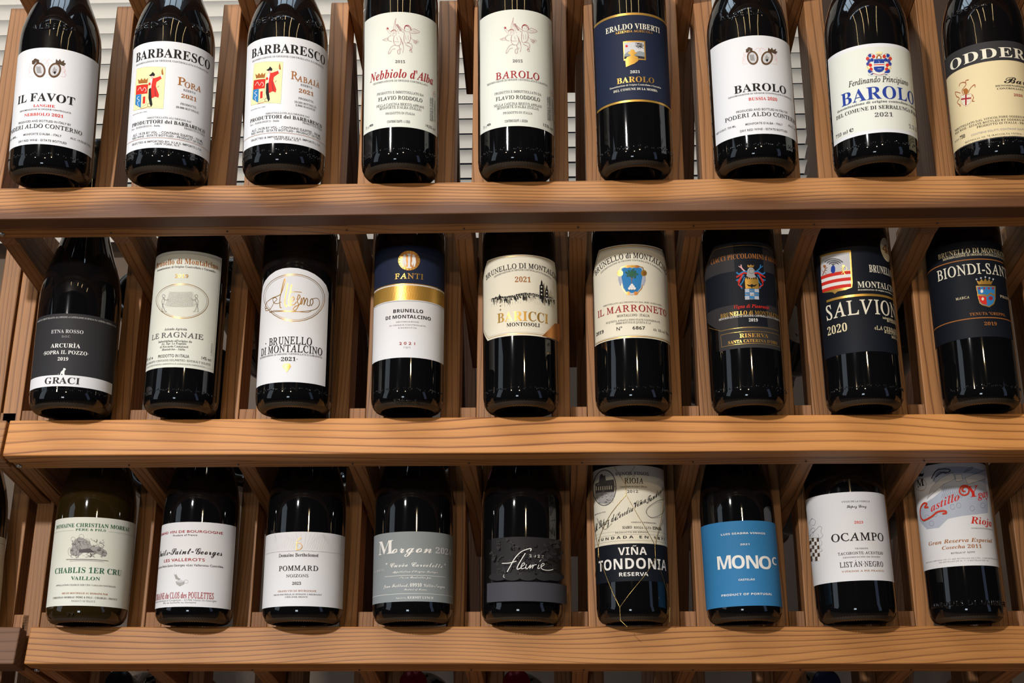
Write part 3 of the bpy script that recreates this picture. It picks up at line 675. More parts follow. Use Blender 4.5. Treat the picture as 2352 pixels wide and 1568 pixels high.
def cherubs(a, x, y, s=1.0):
    """fine red-brown line drawing of two winged figures with grapes"""
    c = 'd'
    def ln(w, *p, **k): a.line(c, w * 1.35, *[(x + i * s, y + j * s) for i, j in p], **k)
    ln(1.6, (-38, 0), (-36, -50), (-20, -110), (-22, -70), (-8, -30), (0, -10)); ln(1, (-32, -10), (-28, -60), (-20, -100)); ln(1, (-26, -10), (-22, -60))
    ln(1.6, (-58, -10), (-80, -40), (-74, -52), (-66, -36), (-50, -22)); a.ell(c, x - 72 * s, y - 44 * s, 6 * s, 6 * s)
    a.ell(c, x - 34 * s, y - 14 * s, 18 * s, 18 * s, w=1.4); ln(3, (-52, -22), (-40, -34), (-24, -34), (-16, -24)); ln(1.2, (-38, -12), (-34, -10)); ln(1.2, (-26, -12), (-22, -10))
    for i in range(14): a.ell(c, x + ((i * 7) % 26 - 14) * s, y + (-66 + (i * 11) % 44) * s, 5 * s, 5 * s, w=1.0, n=10)
    a.ell(c, x + 54 * s, y - 42 * s, 20 * s, 20 * s, w=1.4); ln(4, (34, -48), (42, -62), (58, -64), (72, -52), (76, -36)); ln(2.5, (36, -40), (38, -58), (56, -58), (70, -44)); ln(1.4, (48, -40), (52, -38)); ln(1.4, (60, -40), (64, -38))
    ln(1.6, (74, -28), (92, -42), (130, -24), (112, -14), (90, -12), (72, -18)); ln(1, (84, -30), (118, -24)); ln(1, (84, -22), (110, -18))
    ln(1.6, (40, -26), (20, -40), (4, -56)); ln(1.6, (34, -20), (20, -24), (8, -40)); ln(1.6, (66, -20), (74, 6), (66, 40), (50, 48)); ln(1.6, (34, -16), (30, 16), (34, 46), (48, 52))
    ln(1.6, (50, 48), (78, 56), (82, 84), (66, 100), (74, 78), (60, 70), (40, 60)); ln(1.6, (74, 88), (82, 108), (70, 106)); ln(1.2, (70, 10), (92, 32), (112, 38), (104, 50), (90, 42))
    for i in range(5): a.ell(c, x + (96 + 6 * i) * s, y + (34 + (i % 3) * 8) * s, 7 * s, 6 * s, w=1.0, n=10)
    ln(1.6, (-52, 0), (-70, 16), (-66, 34), (-46, 40)); ln(1.2, (-70, 16), (-96, 26), (-104, 30), (-84, 36), (-66, 30)); ln(1, (-96, 28), (-70, 24))
    ln(1.6, (-30, 6), (-36, 34), (-24, 62), (0, 66), (12, 46), (10, 20), (0, 4)); ln(1.2, (-34, 36), (-20, 42), (0, 40))
    ln(1.6, (-24, 62), (-46, 72), (-62, 98), (-68, 120), (-56, 112), (-44, 92), (-24, 86)); ln(1.6, (0, 66), (4, 88), (-10, 100), (-6, 120), (6, 116), (4, 104), (14, 84)); ln(1.4, (20, 40), (28, 78), (22, 112))
    ln(1, (12, 20), (22, 60)); ln(1, (-14, 12), (-10, 30)); ln(1, (40, 0), (44, 30)); ln(1, (56, 0), (58, 30))
def roddolo(i, ox, dx, dy, wine):
    a = Art(b[i], ox, 0, T)
    if i == 3: a.rect('H', 1170, 77, 1165, 816, 944, 400, 1409, 400)
    else: a.rect('H', 408, 61, 405, 810, 176, 400, 640, 400)
    g = lambda st, c, x0, x1, y, cp, body: a.text(st, c, x0 + dx, x1 + dx, y + dy, cp, body)
    cherubs(a, 1166 + dx, 228 + dy)
    g('R', 'g', 1142, 1204, 405, 20, '2015')
    if i == 3: a.text('J', 'd', 982, 1382, 500, 56, "Nebbiolo d'Alba"); g('R', 'g', 1002, 1348, 524, 13, 'DENOMINAZIONE DI ORIGINE CONTROLLATA')
    else: a.text('R', 'd', 278, 554, 500, 44, 'BAROLO'); a.text('R', 'g', 222, 606, 518, 13, 'DENOMINAZIONE DI ORIGINE CONTROLLATA E GARANTITA')
    for q in [('R', 'g', 1026, 1322, 600, 17, 'PRODOTTO E IMBOTTIGLIATO DA'), ('R', 'k', 1034, 1314, 640, 26, 'FLAVIO RODDOLO'), ('R', 'g', 1022, 1324, 678, 18, 'NELLA CASCINA BRICCO APPIANI'),
              ('R', 'g', 1042, 1306, 698, 18, "MONFORTE D'ALBA (ITALIA)"), ('R', 'g', 1080, 1266, 734, 16, 'PRODOTTO IN ITALIA'), ('S', 'g', 1090, 1236, 788, 18, 'CONTIENE SOLFITI - L ' + ('1/2025' if i == 3 else '02/2024')),
              ('S', 'l', 954, 976, 830, 20, '75 cl'), ('S', 'g', 978, 1002, 812, 22, 'e'), ('S', 'g', 1336, 1396, 826, 20, '14,5% vol' if i == 3 else '15% vol')]: g(*q)
    a.vtext('T', 'g', 1372 + dx, 778 + dy, 632 + dy, 9, 'BOTTIGLIA GL 71 VETRO'); a.vtext('T', 'g', 1384 + dx, 784 + dy, 632 + dy, 9, 'TAPPO FOR 51 SUGHERO'); a.vtext('S', 'g', 1398 + dx, 784 + dy, 650 + dy, 6, 'RACCOLTA DIFFERENZIATA')
    a.ell('r', 1390 + dx, 607 + dy, 10, 17, w=2.4); a.line('k', 4, (1385 + dx, 600 + dy), (1394 + dx, 614 + dy)); a.done(); return a
roddolo(3, 500, 0, 0, 0); roddolo(4, 1040, -756, -4, 0)
a = Art(b[3], 500, 0, T); h1 = a.p(950, 60)[1]; u0 = a.p(938, 40)[0]; a.paper.add('W', [(u0, h1), (u0 + .006, h1), (u0 + .006, h1 + .03), (u0, h1 + .03)], .00012)
a.paper.build('label', b[3]['o'])
a = Art(b[5], 1040, 0, T); a.rect('V', 1145, 80, 1180, 638, 918, 400, 1388, 400)
for y1, y2, xx in ((82, 96, 1146), (640, 653, 1182)): a.band('G', xx, y1, y2)
for q in [('B', 'C', 984, 1328, 187, 36, 'ERALDO VIBERTI'), ('B', 'G', 1044, 1284, 208, 17, 'AZIENDA AGRICOLA'), ('R', 'w', 1141, 1203, 471, 20, '2021'), ('B', 'G', 1056, 1294, 528, 36, 'BAROLO'),
          ('R', 'C', 1010, 1336, 550, 12, 'Denominazione di Origine Controllata e Garantita'), ('B', 'C', 1034, 1314, 579, 17, 'DEL COMUNE DI LA MORRA')]: a.text(*q)
a.box('G', 1095, 268, 1242, 388); a.box('v', 1102, 276, 1233, 380); a.poly('N', (1102, 352), (1130, 330), (1170, 340), (1200, 328), (1233, 338), (1233, 380), (1102, 380)); a.poly('x', (1102, 366), (1160, 358), (1233, 366), (1233, 380), (1102, 380))
a.ell('r', 1118, 297, 8, 8)
for k in range(16): a.line('x', 2.2, (1172 + (k % 6) * 9, 276), (1178 + (k * 7) % 50, 288 + (k * 5) % 14), (1170 + (k * 11) % 62, 296 + (k * 7) % 20))
a.ell('G', 1155, 342, 28, 9); a.poly('G', (1140, 340), (1142, 322), (1156, 318), (1168, 324), (1170, 342), (1166, 358), (1190, 368), (1192, 392), (1168, 410), (1114, 432), (1110, 385), (1122, 368), (1144, 360))
a.done()
a = Art(b[6], 1560, 0, 2.8005); a.rect('W', 455, 230, 510, 861, 218, 620, 737, 620)
medallions(a, 518, 372, .93)
for q in [('D', 'k', 354, 684, 584, 50, 'BAROLO'), ('S', 'g', 316, 716, 603, 10, 'DENOMINAZIONE DI ORIGINE CONTROLLATA E GARANTITA'), ('B', 'r', 446, 628, 643, 22, 'BUSSIA 2020'), ('S', 'g', 367, 694, 709, 15, 'PRODUCED AND BOTTLED IN ITALY BY'),
          ('R', 'k', 295, 740, 746, 28, 'PODERI ALDO CONTERNO'), ('S', 'g', 426, 662, 798, 15, "MONFORTE D'ALBA - ITALY"), ('S', 'g', 392, 692, 836, 15, 'DRY RED WINE - ESTATE BOTTLED'), ('S', 'g', 240, 370, 836, 14, 'NET CONT. 750 ML.'), ('S', 'g', 700, 756, 826, 14, 'ALC. 14.5%')]: a.text(*q)
a.done(); emboss(b[6], GLASS, 264, 540, 110, 36, 'ALBEISA', 2.8005, 1560, 0, r=b[6]['R'] * .95)
a = Art(b[7], 1560, 0, 2.8005); a.rect('W', 1210, 283, 1265, 854, 972, 600, 1518, 600)
u_ = .0011; a.em.add('H', [(a.uL + u_, a.hB + .0035), (a.uR - .0002, a.hB + .0035), (a.uR - .0002, a.hT - .0035), (a.uL + u_, a.hT - .0035)], a.step())
cx, cy = 1284, 412
for sg in (-1, 1):
    for k, (dx, dy, c) in enumerate(((34, -48, 'r'), (58, -54, 'b'), (72, -34, 'r'), (62, -20, 'b'), (44, -26, 'b'), (70, 0, 'b'), (54, 8, 'r'), (68, 24, 'y'), (50, 34, 'r'), (60, 46, 'b'), (46, 58, 'b'))): a.ell(c, cx + sg * dx, cy + dy, 11, 12, n=12)
    a.line('o', 2.5, (cx + sg * 30, cy - 60), (cx + sg * 56, cy - 66), (cx + sg * 76, cy - 44), (cx + sg * 60, cy - 10), (cx + sg * 76, cy + 16), (cx + sg * 52, cy + 44))
    a.line('g', 1.5, (cx + sg * 22, cy - 46), (cx + sg * 50, cy - 44), (cx + sg * 66, cy - 22))
a.poly('b', (cx - 32, cy - 30), (cx + 34, cy - 30), (cx + 34, cy + 34), (cx + 20, cy + 48), (cx, cy + 54), (cx - 20, cy + 48), (cx - 32, cy + 34)); a.box('w', cx - 32, cy - 2, cx + 34, cy + 4); a.box('r', cx - 32, cy + 4, cx + 34, cy + 10); a.box('w', cx - 32, cy + 10, cx + 34, cy + 16)
a.line('w', 2.5, (cx - 2, cy - 20), (cx + 3, cy - 10), (cx - 1, cy - 4)); a.line('w', 3, (cx - 8, cy + 32), (cx + 16, cy + 32))
a.poly('o', (cx - 20, cy - 34), (cx - 14, cy - 52), (cx, cy - 60), (cx + 14, cy - 52), (cx + 18, cy - 34)); a.poly('w', (cx - 10, cy - 34), (cx - 4, cy - 50), (cx + 8, cy - 46), (cx + 6, cy - 34))
a.poly('y', (cx - 18, cy - 62), (cx - 22, cy - 80), (cx - 10, cy - 72), (cx, cy - 84), (cx + 10, cy - 72), (cx + 22, cy - 80), (cx + 18, cy - 62)); a.line('o', 2, (cx - 18, cy - 62), (cx + 18, cy - 62))
a.line('w', 9, (cx - 54, cy + 62), (cx - 30, cy + 56), (cx, cy + 70), (cx + 30, cy + 62), (cx + 56, cy + 64)); a.line('r', 3, (cx - 40, cy + 60), (cx, cy + 70), (cx + 40, cy + 62))
a.line('k', 1.2, (cx - 56, cy + 58), (cx - 66, cy + 74), (cx, cy + 78), (cx + 60, cy + 74))
for q in [('I', 'k', 1088, 1468, 528, 36, 'Ferdinando Principiano'), ('B', 'b', 1044, 1504, 636, 82, 'BAROLO'), ('B', 'k', 1015, 1522, 661, 17, 'denominazione di origine controllata e garantita'),
          ('B', 'k', 1008, 1530, 702, 27, "DEL COMUNE DI SERRALUNGA D'ALBA"), ('R', 'g', 1258, 1374, 749, 30, '2021'), ('R', 'g', 1010, 1088, 872, 26, '750 ml'), ('B', 'g', 1096, 1124, 848, 34, 'e'), ('R', 'l', 1475, 1532, 834, 28, '13.5%')]: a.text(*q)
a.done()
a = Art(b[8], 1560, 0, 2.8005); a.rect('E', 2050, 262, 2160, 876, 1738, 700, 2225, 560); a.uR = .034
a.paper = Wrap(a.b); a.paper.add('E', [(a.uL, a.hB), (a.uR, a.hB), (a.uR, a.hT), (a.uL, a.hT)], .00012)
a.band('x', 2050, 262, 388)
for q in [('B', 'C', 1740, 2300, 372, 66, 'ODDERO', ), ('C', 'k', 2090, 2270, 540, 42, 'Barolo'), ('B', 'k', 2034, 2290, 558, 12, 'DENOMINAZIONE DI ORIGINE'), ('B', 'k', 2044, 2280, 576, 12, 'CONTROLLATA E GARANTITA'), ('B', 'd', 2152, 2206, 620, 17, '2020'),
          ('R', 'k', 1768, 2300, 762, 14, 'IMBOTTIGLIATO DAL VITICOLTORE ODDERO PODERI E CANTINE'), ('R', 'k', 1770, 2300, 782, 14, 'RED WINE - ESTATE BOTTLED BY ODDERO PODERI E CANTINE'), ('R', 'k', 1912, 2300, 795, 14, 'PRODOTTO IN ITALIA - PRODUCT OF ITALY'),
          ('S', 'l', 1876, 2300, 836, 13, 'CONTIENE SOLFITI CONTAINS SULFITES ENTHÄLT SULFITE'), ('S', 'g', 1776, 1806, 906, 10, 'NET CONT.'), ('I', 'k', 1808, 1842, 890, 26, '750'), ('R', 'g', 1836, 2300, 868, 11, 'BOTTIGLIA: GL 72 (RACCOLTA VETRO) - CAPSULA: C/ALU 90'), ('R', 'g', 1780, 2300, 890, 11, 'TAPPO FOR 51 (SUGHERO) RACCOLTA DIFFERENZIATA DEDICATA')]: a.text(*q)
cx, cy = 1840, 628
a.poly('C', (cx - 28, cy - 14), (cx + 40, cy - 24), (cx + 36, cy + 30), (cx + 6, cy + 56), (cx - 24, cy + 36)); a.line('o', 2.5, (cx - 28, cy - 14), (cx + 40, cy - 24), (cx + 36, cy + 30), (cx + 6, cy + 56), (cx - 24, cy + 36), closed=True, smooth=False)
a.poly('d', (cx, cy - 18), (cx + 10, cy - 20), (cx + 10, cy + 48), (cx, cy + 50)); a.poly('d', (cx - 26, cy + 6), (cx + 38, cy - 2), (cx + 38, cy + 8), (cx - 26, cy + 16))
for dx, dy in ((-14, -6), (24, -12), (-12, 26), (22, 20)): a.ell('o', cx + dx, cy + dy, 8, 8, w=2, n=10)
for c, w, o_ in (('o', 6, 0), ('d', 2.5, 4)):
    a.line(c, w, (cx - 10, cy - 20), (cx - 20, cy - 44), (cx - 6, cy - 66), (cx + 6, cy - 86), (cx - 6, cy - 100 + o_), (cx - 30, cy - 92), (cx - 38, cy - 76 + o_)); a.line(c, w, (cx + 6, cy - 86), (cx + 4, cy - 108), (cx + 22, cy - 116 + o_))
    a.line(c, w, (cx + 20, cy - 30), (cx + 34, cy - 60), (cx + 60, cy - 84 + o_), (cx + 64, cy - 66)); a.line(c, w, (cx + 44, cy - 20), (cx + 54, cy), (cx + 46, cy + 20 + o_), (cx + 60, cy + 24)); a.line(c, w, (cx - 30, cy - 30), (cx - 62, cy - 36), (cx - 54, cy - 10 + o_), (cx - 36, cy + 4), (cx - 50, cy + 30), (cx - 30, cy + 48 + o_), (cx - 34, cy + 56))
a.poly('o', (cx - 4, cy - 22), (cx - 14, cy - 50), (cx + 6, cy - 62), (cx + 22, cy - 48), (cx + 14, cy - 22)); a.done()
emboss(b[8], GLASS, 1718, 2000, 75, 34, 'ALBEISA', 2.8005, 1560, 0, r=b[8]['R'] * .93)
# ------------------------------------------------------------------ the middle row
ROW2 = [
 ((66, 262, 913, 86, 277, 734), 'burgundy', 'broad bottle with charcoal label over a white strip, leftmost of middle row'),
 ((327, 502, 930, 358, 528, 590), 'bordeaux', 'bottle with tall pale cream label showing two figures holding a net in a gold oval'),
 ((586, 764, 925, 607, 775, 570), 'bordeaux', 'bottle with arched white label and gold script inside a gold oval'),
 ((852, 1020, 920, 861, 1023, 600), 'bordeaux', 'bottle with navy, gold and white banded label and round gold seal'),
 ((1110, 1284, 925, 1109, 1276, 590), 'bordeaux', 'bottle with cream label and black engraving of a hill town'),
 ((1367, 1544, 913, 1359, 1529, 570), 'bordeaux', 'bottle with cream label and light blue shield with a green tree'),
 ((1633, 1808, 930, 1614, 1781, 590), 'bordeaux', 'bottle with charcoal and black label, plumed knight helmet crest in colours'),
 ((1896, 2078, 930, 1863, 2040, 560), 'bordeaux', 'bottle with black label and red and white striped shield'),
 ((2163, 2349, 930, 2123, 2306, 590), 'bordeaux', 'bottle with black label, gold lines and crowned quartered shield'),
]
b = [make_bottle(1, m, k, l) for m, k, l in ROW2]
a = Art(b[0], 0, 520, T); a.rect('D', 500, 562, 440, 1028, 214, 840, 738, 820)
for j in range(1): a.band('W', 440, 956, 1028)
for q in [('R', 'v', 246, 750, 591, 11, "PRODOTTO E IMBOTTIGLIATO ALL'ORIGINE A CASTIGLIONE DI SICILIA DA AZIENDA AGRICOLA GRACI"), ('B', 'v', 331, 536, 685, 26, 'ETNA ROSSO'), ('R', 'l', 397, 453, 714, 15, 'D.O.C.'), ('B', 'w', 327, 516, 778, 30, 'ARCURÌA'), ('B', 'w', 280, 568, 820, 27, '·SOPRA IL POZZO·'), ('R', 'w', 371, 438, 862, 24, '2019')]: a.text(*q)
a.text('B', 'x', 288, 512, 1010, 42, 'GRACI')
a.poly('w', (372, 956), (386, 954), (392, 934), (406, 922), (408, 910), (420, 912), (424, 920), (416, 926), (414, 946), (418, 958), (404, 956), (398, 944), (390, 958)); a.line('w', 2, (372, 952), (380, 946)); a.done()
a = Art(b[1], 0, 520, T); a.rect('H', 1215, 157, 1140, 905, 968, 600, 1398, 600)
a.line_uv('g', [(a.uL + .002, a.hB + .003), (a.uR - .002, a.hB + .003), (a.uR - .002, a.hT - .003), (a.uL + .002, a.hT - .003)], 2, True)
for q in [('B', 'o', 1010, 1402, 242, 36, 'Brunello di Montalcino'), ('R', 'g', 1014, 1386, 266, 15, 'Denominazione di Origine Controllata e Garantita'), ('B', 'Z', 1126, 1210, 330, 26, '2019'), ('R', 'g', 1058, 1202, 666, 17, 'Azienda Agricola'), ('R', 'g', 980, 1306, 712, 32, 'LE RAGNAIE'),
          ('R', 'g', 1020, 1234, 742, 16, "Imbottigliato all'origine da"), ('R', 'g', 1040, 1198, 758, 15, 'Az. Agr. Le Ragnaie'), ('R', 'g', 1030, 1210, 777, 15, 'di Riccardo Campinoti'), ('R', 'g', 1042, 1190, 795, 15, 'Montalcino - Italia'), ('S', 'g', 1018, 1216, 840, 22, 'PRODOTTO IN ITALIA'),
          ('R', 'g', 938, 1354, 866, 14, 'CONTIENE SOLFITI / CONTAINS SULPHITES / ENTHÄLT SULFITE'), ('R', 'l', 950, 1316, 886, 10, 'INFO ETICHETTATURA AMBIENTALE: LERAGNAIE.COM/RICICLO'), ('S', 'g', 1294, 1356, 860, 22, '14% vol'), ('S', 'g', 946, 984, 858, 20, '75 cl e')]: a.text(*q)
a.vtext('S', 'l', 1360, 832, 752, 10, 'L.060323')
a.ell('Z', 1172, 480, 168, 112, 2, w=6); a.ell('Z', 1172, 480, 158, 104, 2, w=2.5)
for i in range(12):
    y = 424 + i * 8; a.line('g', 1.2, (1090 - i * 2.2, y - 6), (1120, y + 2), (1165, y + 4), (1210, y + 2), (1232 + i * 1.2, y - 4))
for i in range(22): x = 1092 + i * 6.6; a.line('l', .8, (x, 420), (x - 34 + i * 3.2 + 6, 518), smooth=False)
for i in range(22): x = 1092 + i * 6.6; a.line('l', .8, (x + 10, 420), (x - 26 + i * 2.2, 518), smooth=False)
for sg, x in ((-1, 1055), (1, 1260)):
    a.ell('g', x, 448, 9, 10, w=2.5); a.line('g', 2.6, (x, 458), (x - sg * 6, 476), (x + sg * 4, 500), (x + sg * 12, 546)); a.line('g', 2.6, (x, 458), (x + sg * 10, 476), (x + sg * 8, 500), (x - sg * 10, 546)); a.line('g', 2.2, (x, 468), (x - sg * 20, 474), (x - sg * 30, 466)); a.line('g', 1.6, (x - 10, 500), (x + 12, 500)); a.line('g', 3, (x + sg * 12, 546), (x + sg * 2, 548)); a.line('g', 3, (x - sg * 10, 546), (x - sg * 20, 548))
a.done()
a = Art(b[2], 500, 520, T)
pts = [(250, 1035), (262, 800), (272, 600), (284, 440), (290, 390), (306, 350), (335, 315), (375, 286), (420, 270), (468, 265), (520, 269), (575, 284), (625, 308), (668, 342), (698, 380), (714, 430), (710, 600), (702, 800), (692, 1034)]
u0 = a.p(252, 980)[0]; u1 = a.p(693, 980)[0]; hb = a.p(470, 1000)[1]
q = [a.p(*c) for c in pts[3:16]]; um = (u0 + u1) / 2; q = [(u0, hb)] + [(max(u0, min(u1, c[0])), c[1]) for c in q] + [(u1, hb)]; a.uL, a.uR = u0, u1
a.poly_uv(a.paper, 'W', q, .00012)
a.ell('Z', 492, 458, 196, 152, 4, w=7); a.ell('Z', 492, 458, 186, 143, 4, w=4)
a.ell('W', 492, 458, 178, 137, 4)
G_ = 'Z'
a.line(G_, 9, (318, 528), (306, 522), (316, 490), (350, 462), (400, 440), (420, 400), (434, 352), (430, 338), (420, 372), (410, 420), (400, 470), (402, 518), (412, 522))
a.line(G_, 7, (306, 522), (312, 542), (340, 530), (366, 486), (382, 470), (372, 458), (356, 466), (362, 490), (384, 496), (410, 486))
for x0, y0, y1 in ((432, 368, 514), (456, 376, 510)): a.line(G_, 10, (x0 + 14, y0 + 20), (x0 + 20, y0), (x0 + 8, y0 + 60), (x0, y1 - 30), (x0 + 6, y1), (x0 + 18, y1 - 8))
a.line(G_, 7, (462, 424), (500, 420), (540, 424)); a.line(G_, 8, (474, 484), (492, 470), (486, 452), (472, 468), (472, 500), (490, 504), (506, 486)); a.line(G_, 8, (510, 470), (520, 440), (530, 452), (512, 480), (520, 506), (500, 540), (486, 532), (500, 514), (528, 500), (540, 460), (534, 500))
a.line(G_, 8, (540, 500), (552, 458), (558, 476), (554, 504), (570, 462), (578, 476), (574, 504), (592, 508), (596, 474), (608, 466), (612, 490), (600, 510)); a.line(G_, 6, (608, 466), (640, 462), (654, 492), (636, 526), (590, 542), (500, 548), (400, 546), (334, 552)); a.line(G_, 5, (334, 552), (360, 542), (420, 542), (560, 552), (600, 544))
a.em.layer = 1
for q in [('R', 'k', 332, 604, 756, 48, 'BRUNELLO'), ('R', 'k', 282, 670, 807, 46, 'DI MONTALCINO'), ('R', 'g', 276, 670, 825, 13, 'DENOMINAZIONE DI ORIGINE CONTROLLATA E GARANTITA'), ('R', 'k', 398, 512, 864, 28, '·2021·'), ('B', 'k', 308, 314, 757, 40, '.')]: a.text(*q)
for i, (x, y) in enumerate(((430, 888), (444, 884), (458, 888), (424, 898), (436, 900), (450, 900), (464, 898), (430, 908), (444, 910), (458, 908), (438, 918), (450, 918), (444, 928))): a.ell('Z', x, y, 8, 7, n=10)
a.done()
a = Art(b[3], 500, 520, T); a.rect('W', 1240, 122, 1225, 842, 1002, 600, 1455, 600)
a.band('V', 1240, 122, 366); a.band('G', 1235, 366, 371); a.band('G', 1235, 378, 472); a.band('x', 1230, 478, 480)
for i in range(26): x = 1016 + i * 17; a.line('o', 1.2, (x, 388), (x - 7, 410), (x + 4, 430), (x - 4, 466))
a.ell('G', 1231, 220, 70, 64); a.ell('A', 1231, 220, 56, 52); a.ell('o', 1231, 220, 69, 63, w=2)
for i in range(20): t_ = i * 18; a.ell('o', 1231 + 63 * math.cos(R_(t_)), 220 + 58 * math.sin(R_(t_)), 3.5, 3.5, n=8)
a.box('w', 1224, 182, 1238, 268); a.box('w', 1216, 260, 1246, 270); a.box('w', 1218, 176, 1244, 184)
for sg in (-1, 1): a.ell('w', 1231 + sg * 28, 190, 9, 9); a.poly('w', (1231 + sg * 18, 200), (1231 + sg * 40, 198), (1231 + sg * 44, 232), (1231 + sg * 36, 260), (1231 + sg * 28, 262), (1231 + sg * 28, 236), (1231 + sg * 20, 258), (1231 + sg * 14, 240), (1231 + sg * 20, 222))
for q in [('R', 'G', 1140, 1322, 335, 34, 'FANTI'), ('T', 'k', 1130, 1320, 552, 24, 'BRUNELLO'), ('T', 'k', 1082, 1368, 590, 24, 'DI MONTALCINO'), ('S', 'l', 1148, 1292, 616, 9, 'DENOMINAZIONE'), ('S', 'l', 1106, 1338, 637, 10, 'DI ORIGINE CONTROLLATA'), ('S', 'l', 1162, 1280, 655, 9, 'E GARANTITA'), ('S', 'd', 1168, 1268, 760, 20, '2 0 2 1')]: a.text(*q)
for sg in (-1, 1): a.line('g', 1.4, (1216, 772), (1216 + sg * 8, 778), (1216 + sg * 16, 772), (1216 + sg * 22, 778), (1216 + sg * 14, 782)); a.line('g', 1.4, (1216, 784), (1216 + sg * 6, 779))
a.done(); emboss(b[3], GLASS, 1130, 1290, 1128, 20, '50mm A', T, 500, 520)
a = Art(b[4], 1040, 520, T)
def cut_label(a, col, outer, midt, midb):
    q = [a.p(*c) for c in outer]; return q
u0, u1 = a.p(196, 420)[0], a.p(672, 420)[0]; hT, hB = a.p(430, 180)[1], a.p(436, 700)[1]
k1, k2 = a.p(222, 214)[0], a.p(655, 232)[0]; hc1 = a.p(196, 300)[1] if False else hT - .0165; hc2 = hB + .0135
def bar(ins): return [(u0 + ins, hc2 + ins * .3), (k1 + ins, hB + ins * 1.2), (k2 - ins, hB + ins * 1.2), (u1 - ins, hc2 + ins * .3), (u1 - ins, hc1 - ins * .3), (k2 - ins, hT - ins), (k1 + ins, hT - ins), (u0 + ins, hc1 - ins * .3)]
a.uL, a.uR = u0, u1; a.poly_uv(a.paper, 'C', bar(0), .00012); a.line_uv('G', bar(.0016), 5, True); a.line_uv('g', bar(.0028), 1.5, True)
for q in [('R', 'k', 216, 664, 268, 32, 'BRUNELLO DI MONTALCINO', 5.5), ('R', 'g', 268, 628, 284, 12, 'DENOMINAZIONE DI ORIGINE CONTROLLATA E GARANTITA', 4.0), ('B', 'o', 400, 500, 357, 34, '2021'), ('B', 'G', 288, 610, 606, 62, 'BARICCI'), ('B', 'k', 346, 558, 640, 27, 'MONTOSOLI')]: a.text(*q[:7], arc=q[7] if len(q) > 7 else 0)
random.seed(4)
def town(x): return 470 - 34 * math.exp(-((x - 470) / 110) ** 2) - 10 * math.exp(-((x - 300) / 40) ** 2)
for i in range(70):
    x = 250 + i * 5.6; y = town(x); w_ = random.uniform(5, 12); h_ = random.uniform(8, 26)
    a.box('k', x, y - h_ * .35, x + w_, y + h_ * .18); a.box('k', x + random.uniform(-4, 4), y + h_ * .5, x + w_ * .45, y + h_ * .5 + random.uniform(8, 34))
    if i % 2: a.box('C', x + 2, y - 2, x + w_ * .6, y + 5)
    if i % 3 == 0: a.line('g', 1.2, (x, y + 26 + h_ * .5), (x + 1, y + 44 + h_ * .6), smooth=False)
a.line('k', 2, (248, 474), (300, 458), (360, 456), (420, 440), (480, 438), (560, 434), (610, 452), (640, 480))
for x, y0, w_, y1 in ((562, 352, 12, 470), (593, 382, 9, 462), (309, 442, 11, 470)):
    a.poly('k', (x - w_, y1), (x - w_, y0 + 30), (x - w_ * .5, y0 + 26), (x - w_ * .4, y0 + 10), (x, y0 - 6), (x + w_ * .4, y0 + 10), (x + w_ * .5, y0 + 26), (x + w_, y0 + 30), (x + w_, y1))
    for k in range(3): a.box('C', x - w_ * .4, y0 + 36 + k * 24, x + w_ * .3, y0 + 46 + k * 24)
q = [a.p(564, 709), a.p(600, 672), a.p(640, 626), a.p(674, 574)]; q = [(min(c[0], u1), c[1]) for c in q]
a.poly_uv(a.em, 'A', [(q[0][0], hB), q[1], q[2], (u1, hB + .021), (u1, hB + .0135), (u1 - .003, hB + .006), (k2 - .001, hB)], a.step())
a.text('T', 'o', 634, 664, 660, 14, 'NOMASTRO'); a.done()
a = Art(b[5], 1040, 520, T)
u0, u1 = a.p(908, 500)[0], a.p(1388, 500)[0]; hT, hB = a.p(1145, 114)[1], a.p(1155, 716)[1]; k1, k2 = a.p(940, 150)[0], a.p(1346, 150)[0]; hc1 = hT - .024
def bar(ins): return [(u0 + ins, hB + ins), (u1 - ins, hB + ins), (u1 - ins, hc1 - ins * .3), (k2 - ins * .5, hT - ins * 1.2), (k1 + ins * .5, hT - ins * 1.2), (u0 + ins, hc1 - ins * .3)]
a.uL, a.uR = u0, u1; a.poly_uv(a.paper, 'C', bar(0), .00012); a.line_uv('G', bar(.0014), 9, True); a.line_uv('g', bar(.0026), 2, True)
for q in [('R', 'k', 918, 1366, 204, 35, 'BRUNELLO di MONTALCINO', 10.5), ('R', 'g', 952, 1338, 222, 11, 'DENOMINAZIONE DI ORIGINE CONTROLLATA E GARANTITA', 8), ('R', 'g', 968, 1338, 490, 10, "IMBOTTIGLIATO ALL'ORIGINE DA: Dott. MORI ALESSANDRO", 0),
          ('R', 'd', 934, 1370, 546, 42, 'IL MARRONETO', 0), ('R', 'k', 1056, 1264, 577, 17, 'MONTALCINO · ITALIA', 0), ('R', 'g', 986, 1330, 605, 13, 'DI QUESTA ANNATA SONO STATE CONFEZIONATE', 0), ('R', 'g', 1050, 1272, 622, 13, '26408 BOTTIGLIE QUESTA È LA', 0), ('S', 'k', 1054, 1090, 668, 26, 'N°', 0), ('S', 'k', 1156, 1236, 662, 24, '6867', 0), ('I', 'k', 925, 972, 694, 24, '2019', 0), ('R', 'g', 1286, 1386, 680, 18, 'Alc. 14% vol. 750 ml', 0)]: a.text(*q[:7], arc=q[7])
S_ = [(1080, 262), (1120, 250), (1152, 262), (1184, 250), (1224, 262), (1236, 300), (1226, 350), (1218, 400), (1190, 432), (1152, 444), (1114, 432), (1090, 400), (1078, 350), (1066, 300)]
a.poly('G', *S_); a.poly('s', *[(1152 + (x - 1152) * .93, 345 + (y - 345) * .94) for x, y in S_]); a.poly('B', *[(1152 + (x - 1152) * .84, 345 + (y - 345) * .90) for x, y in S_])
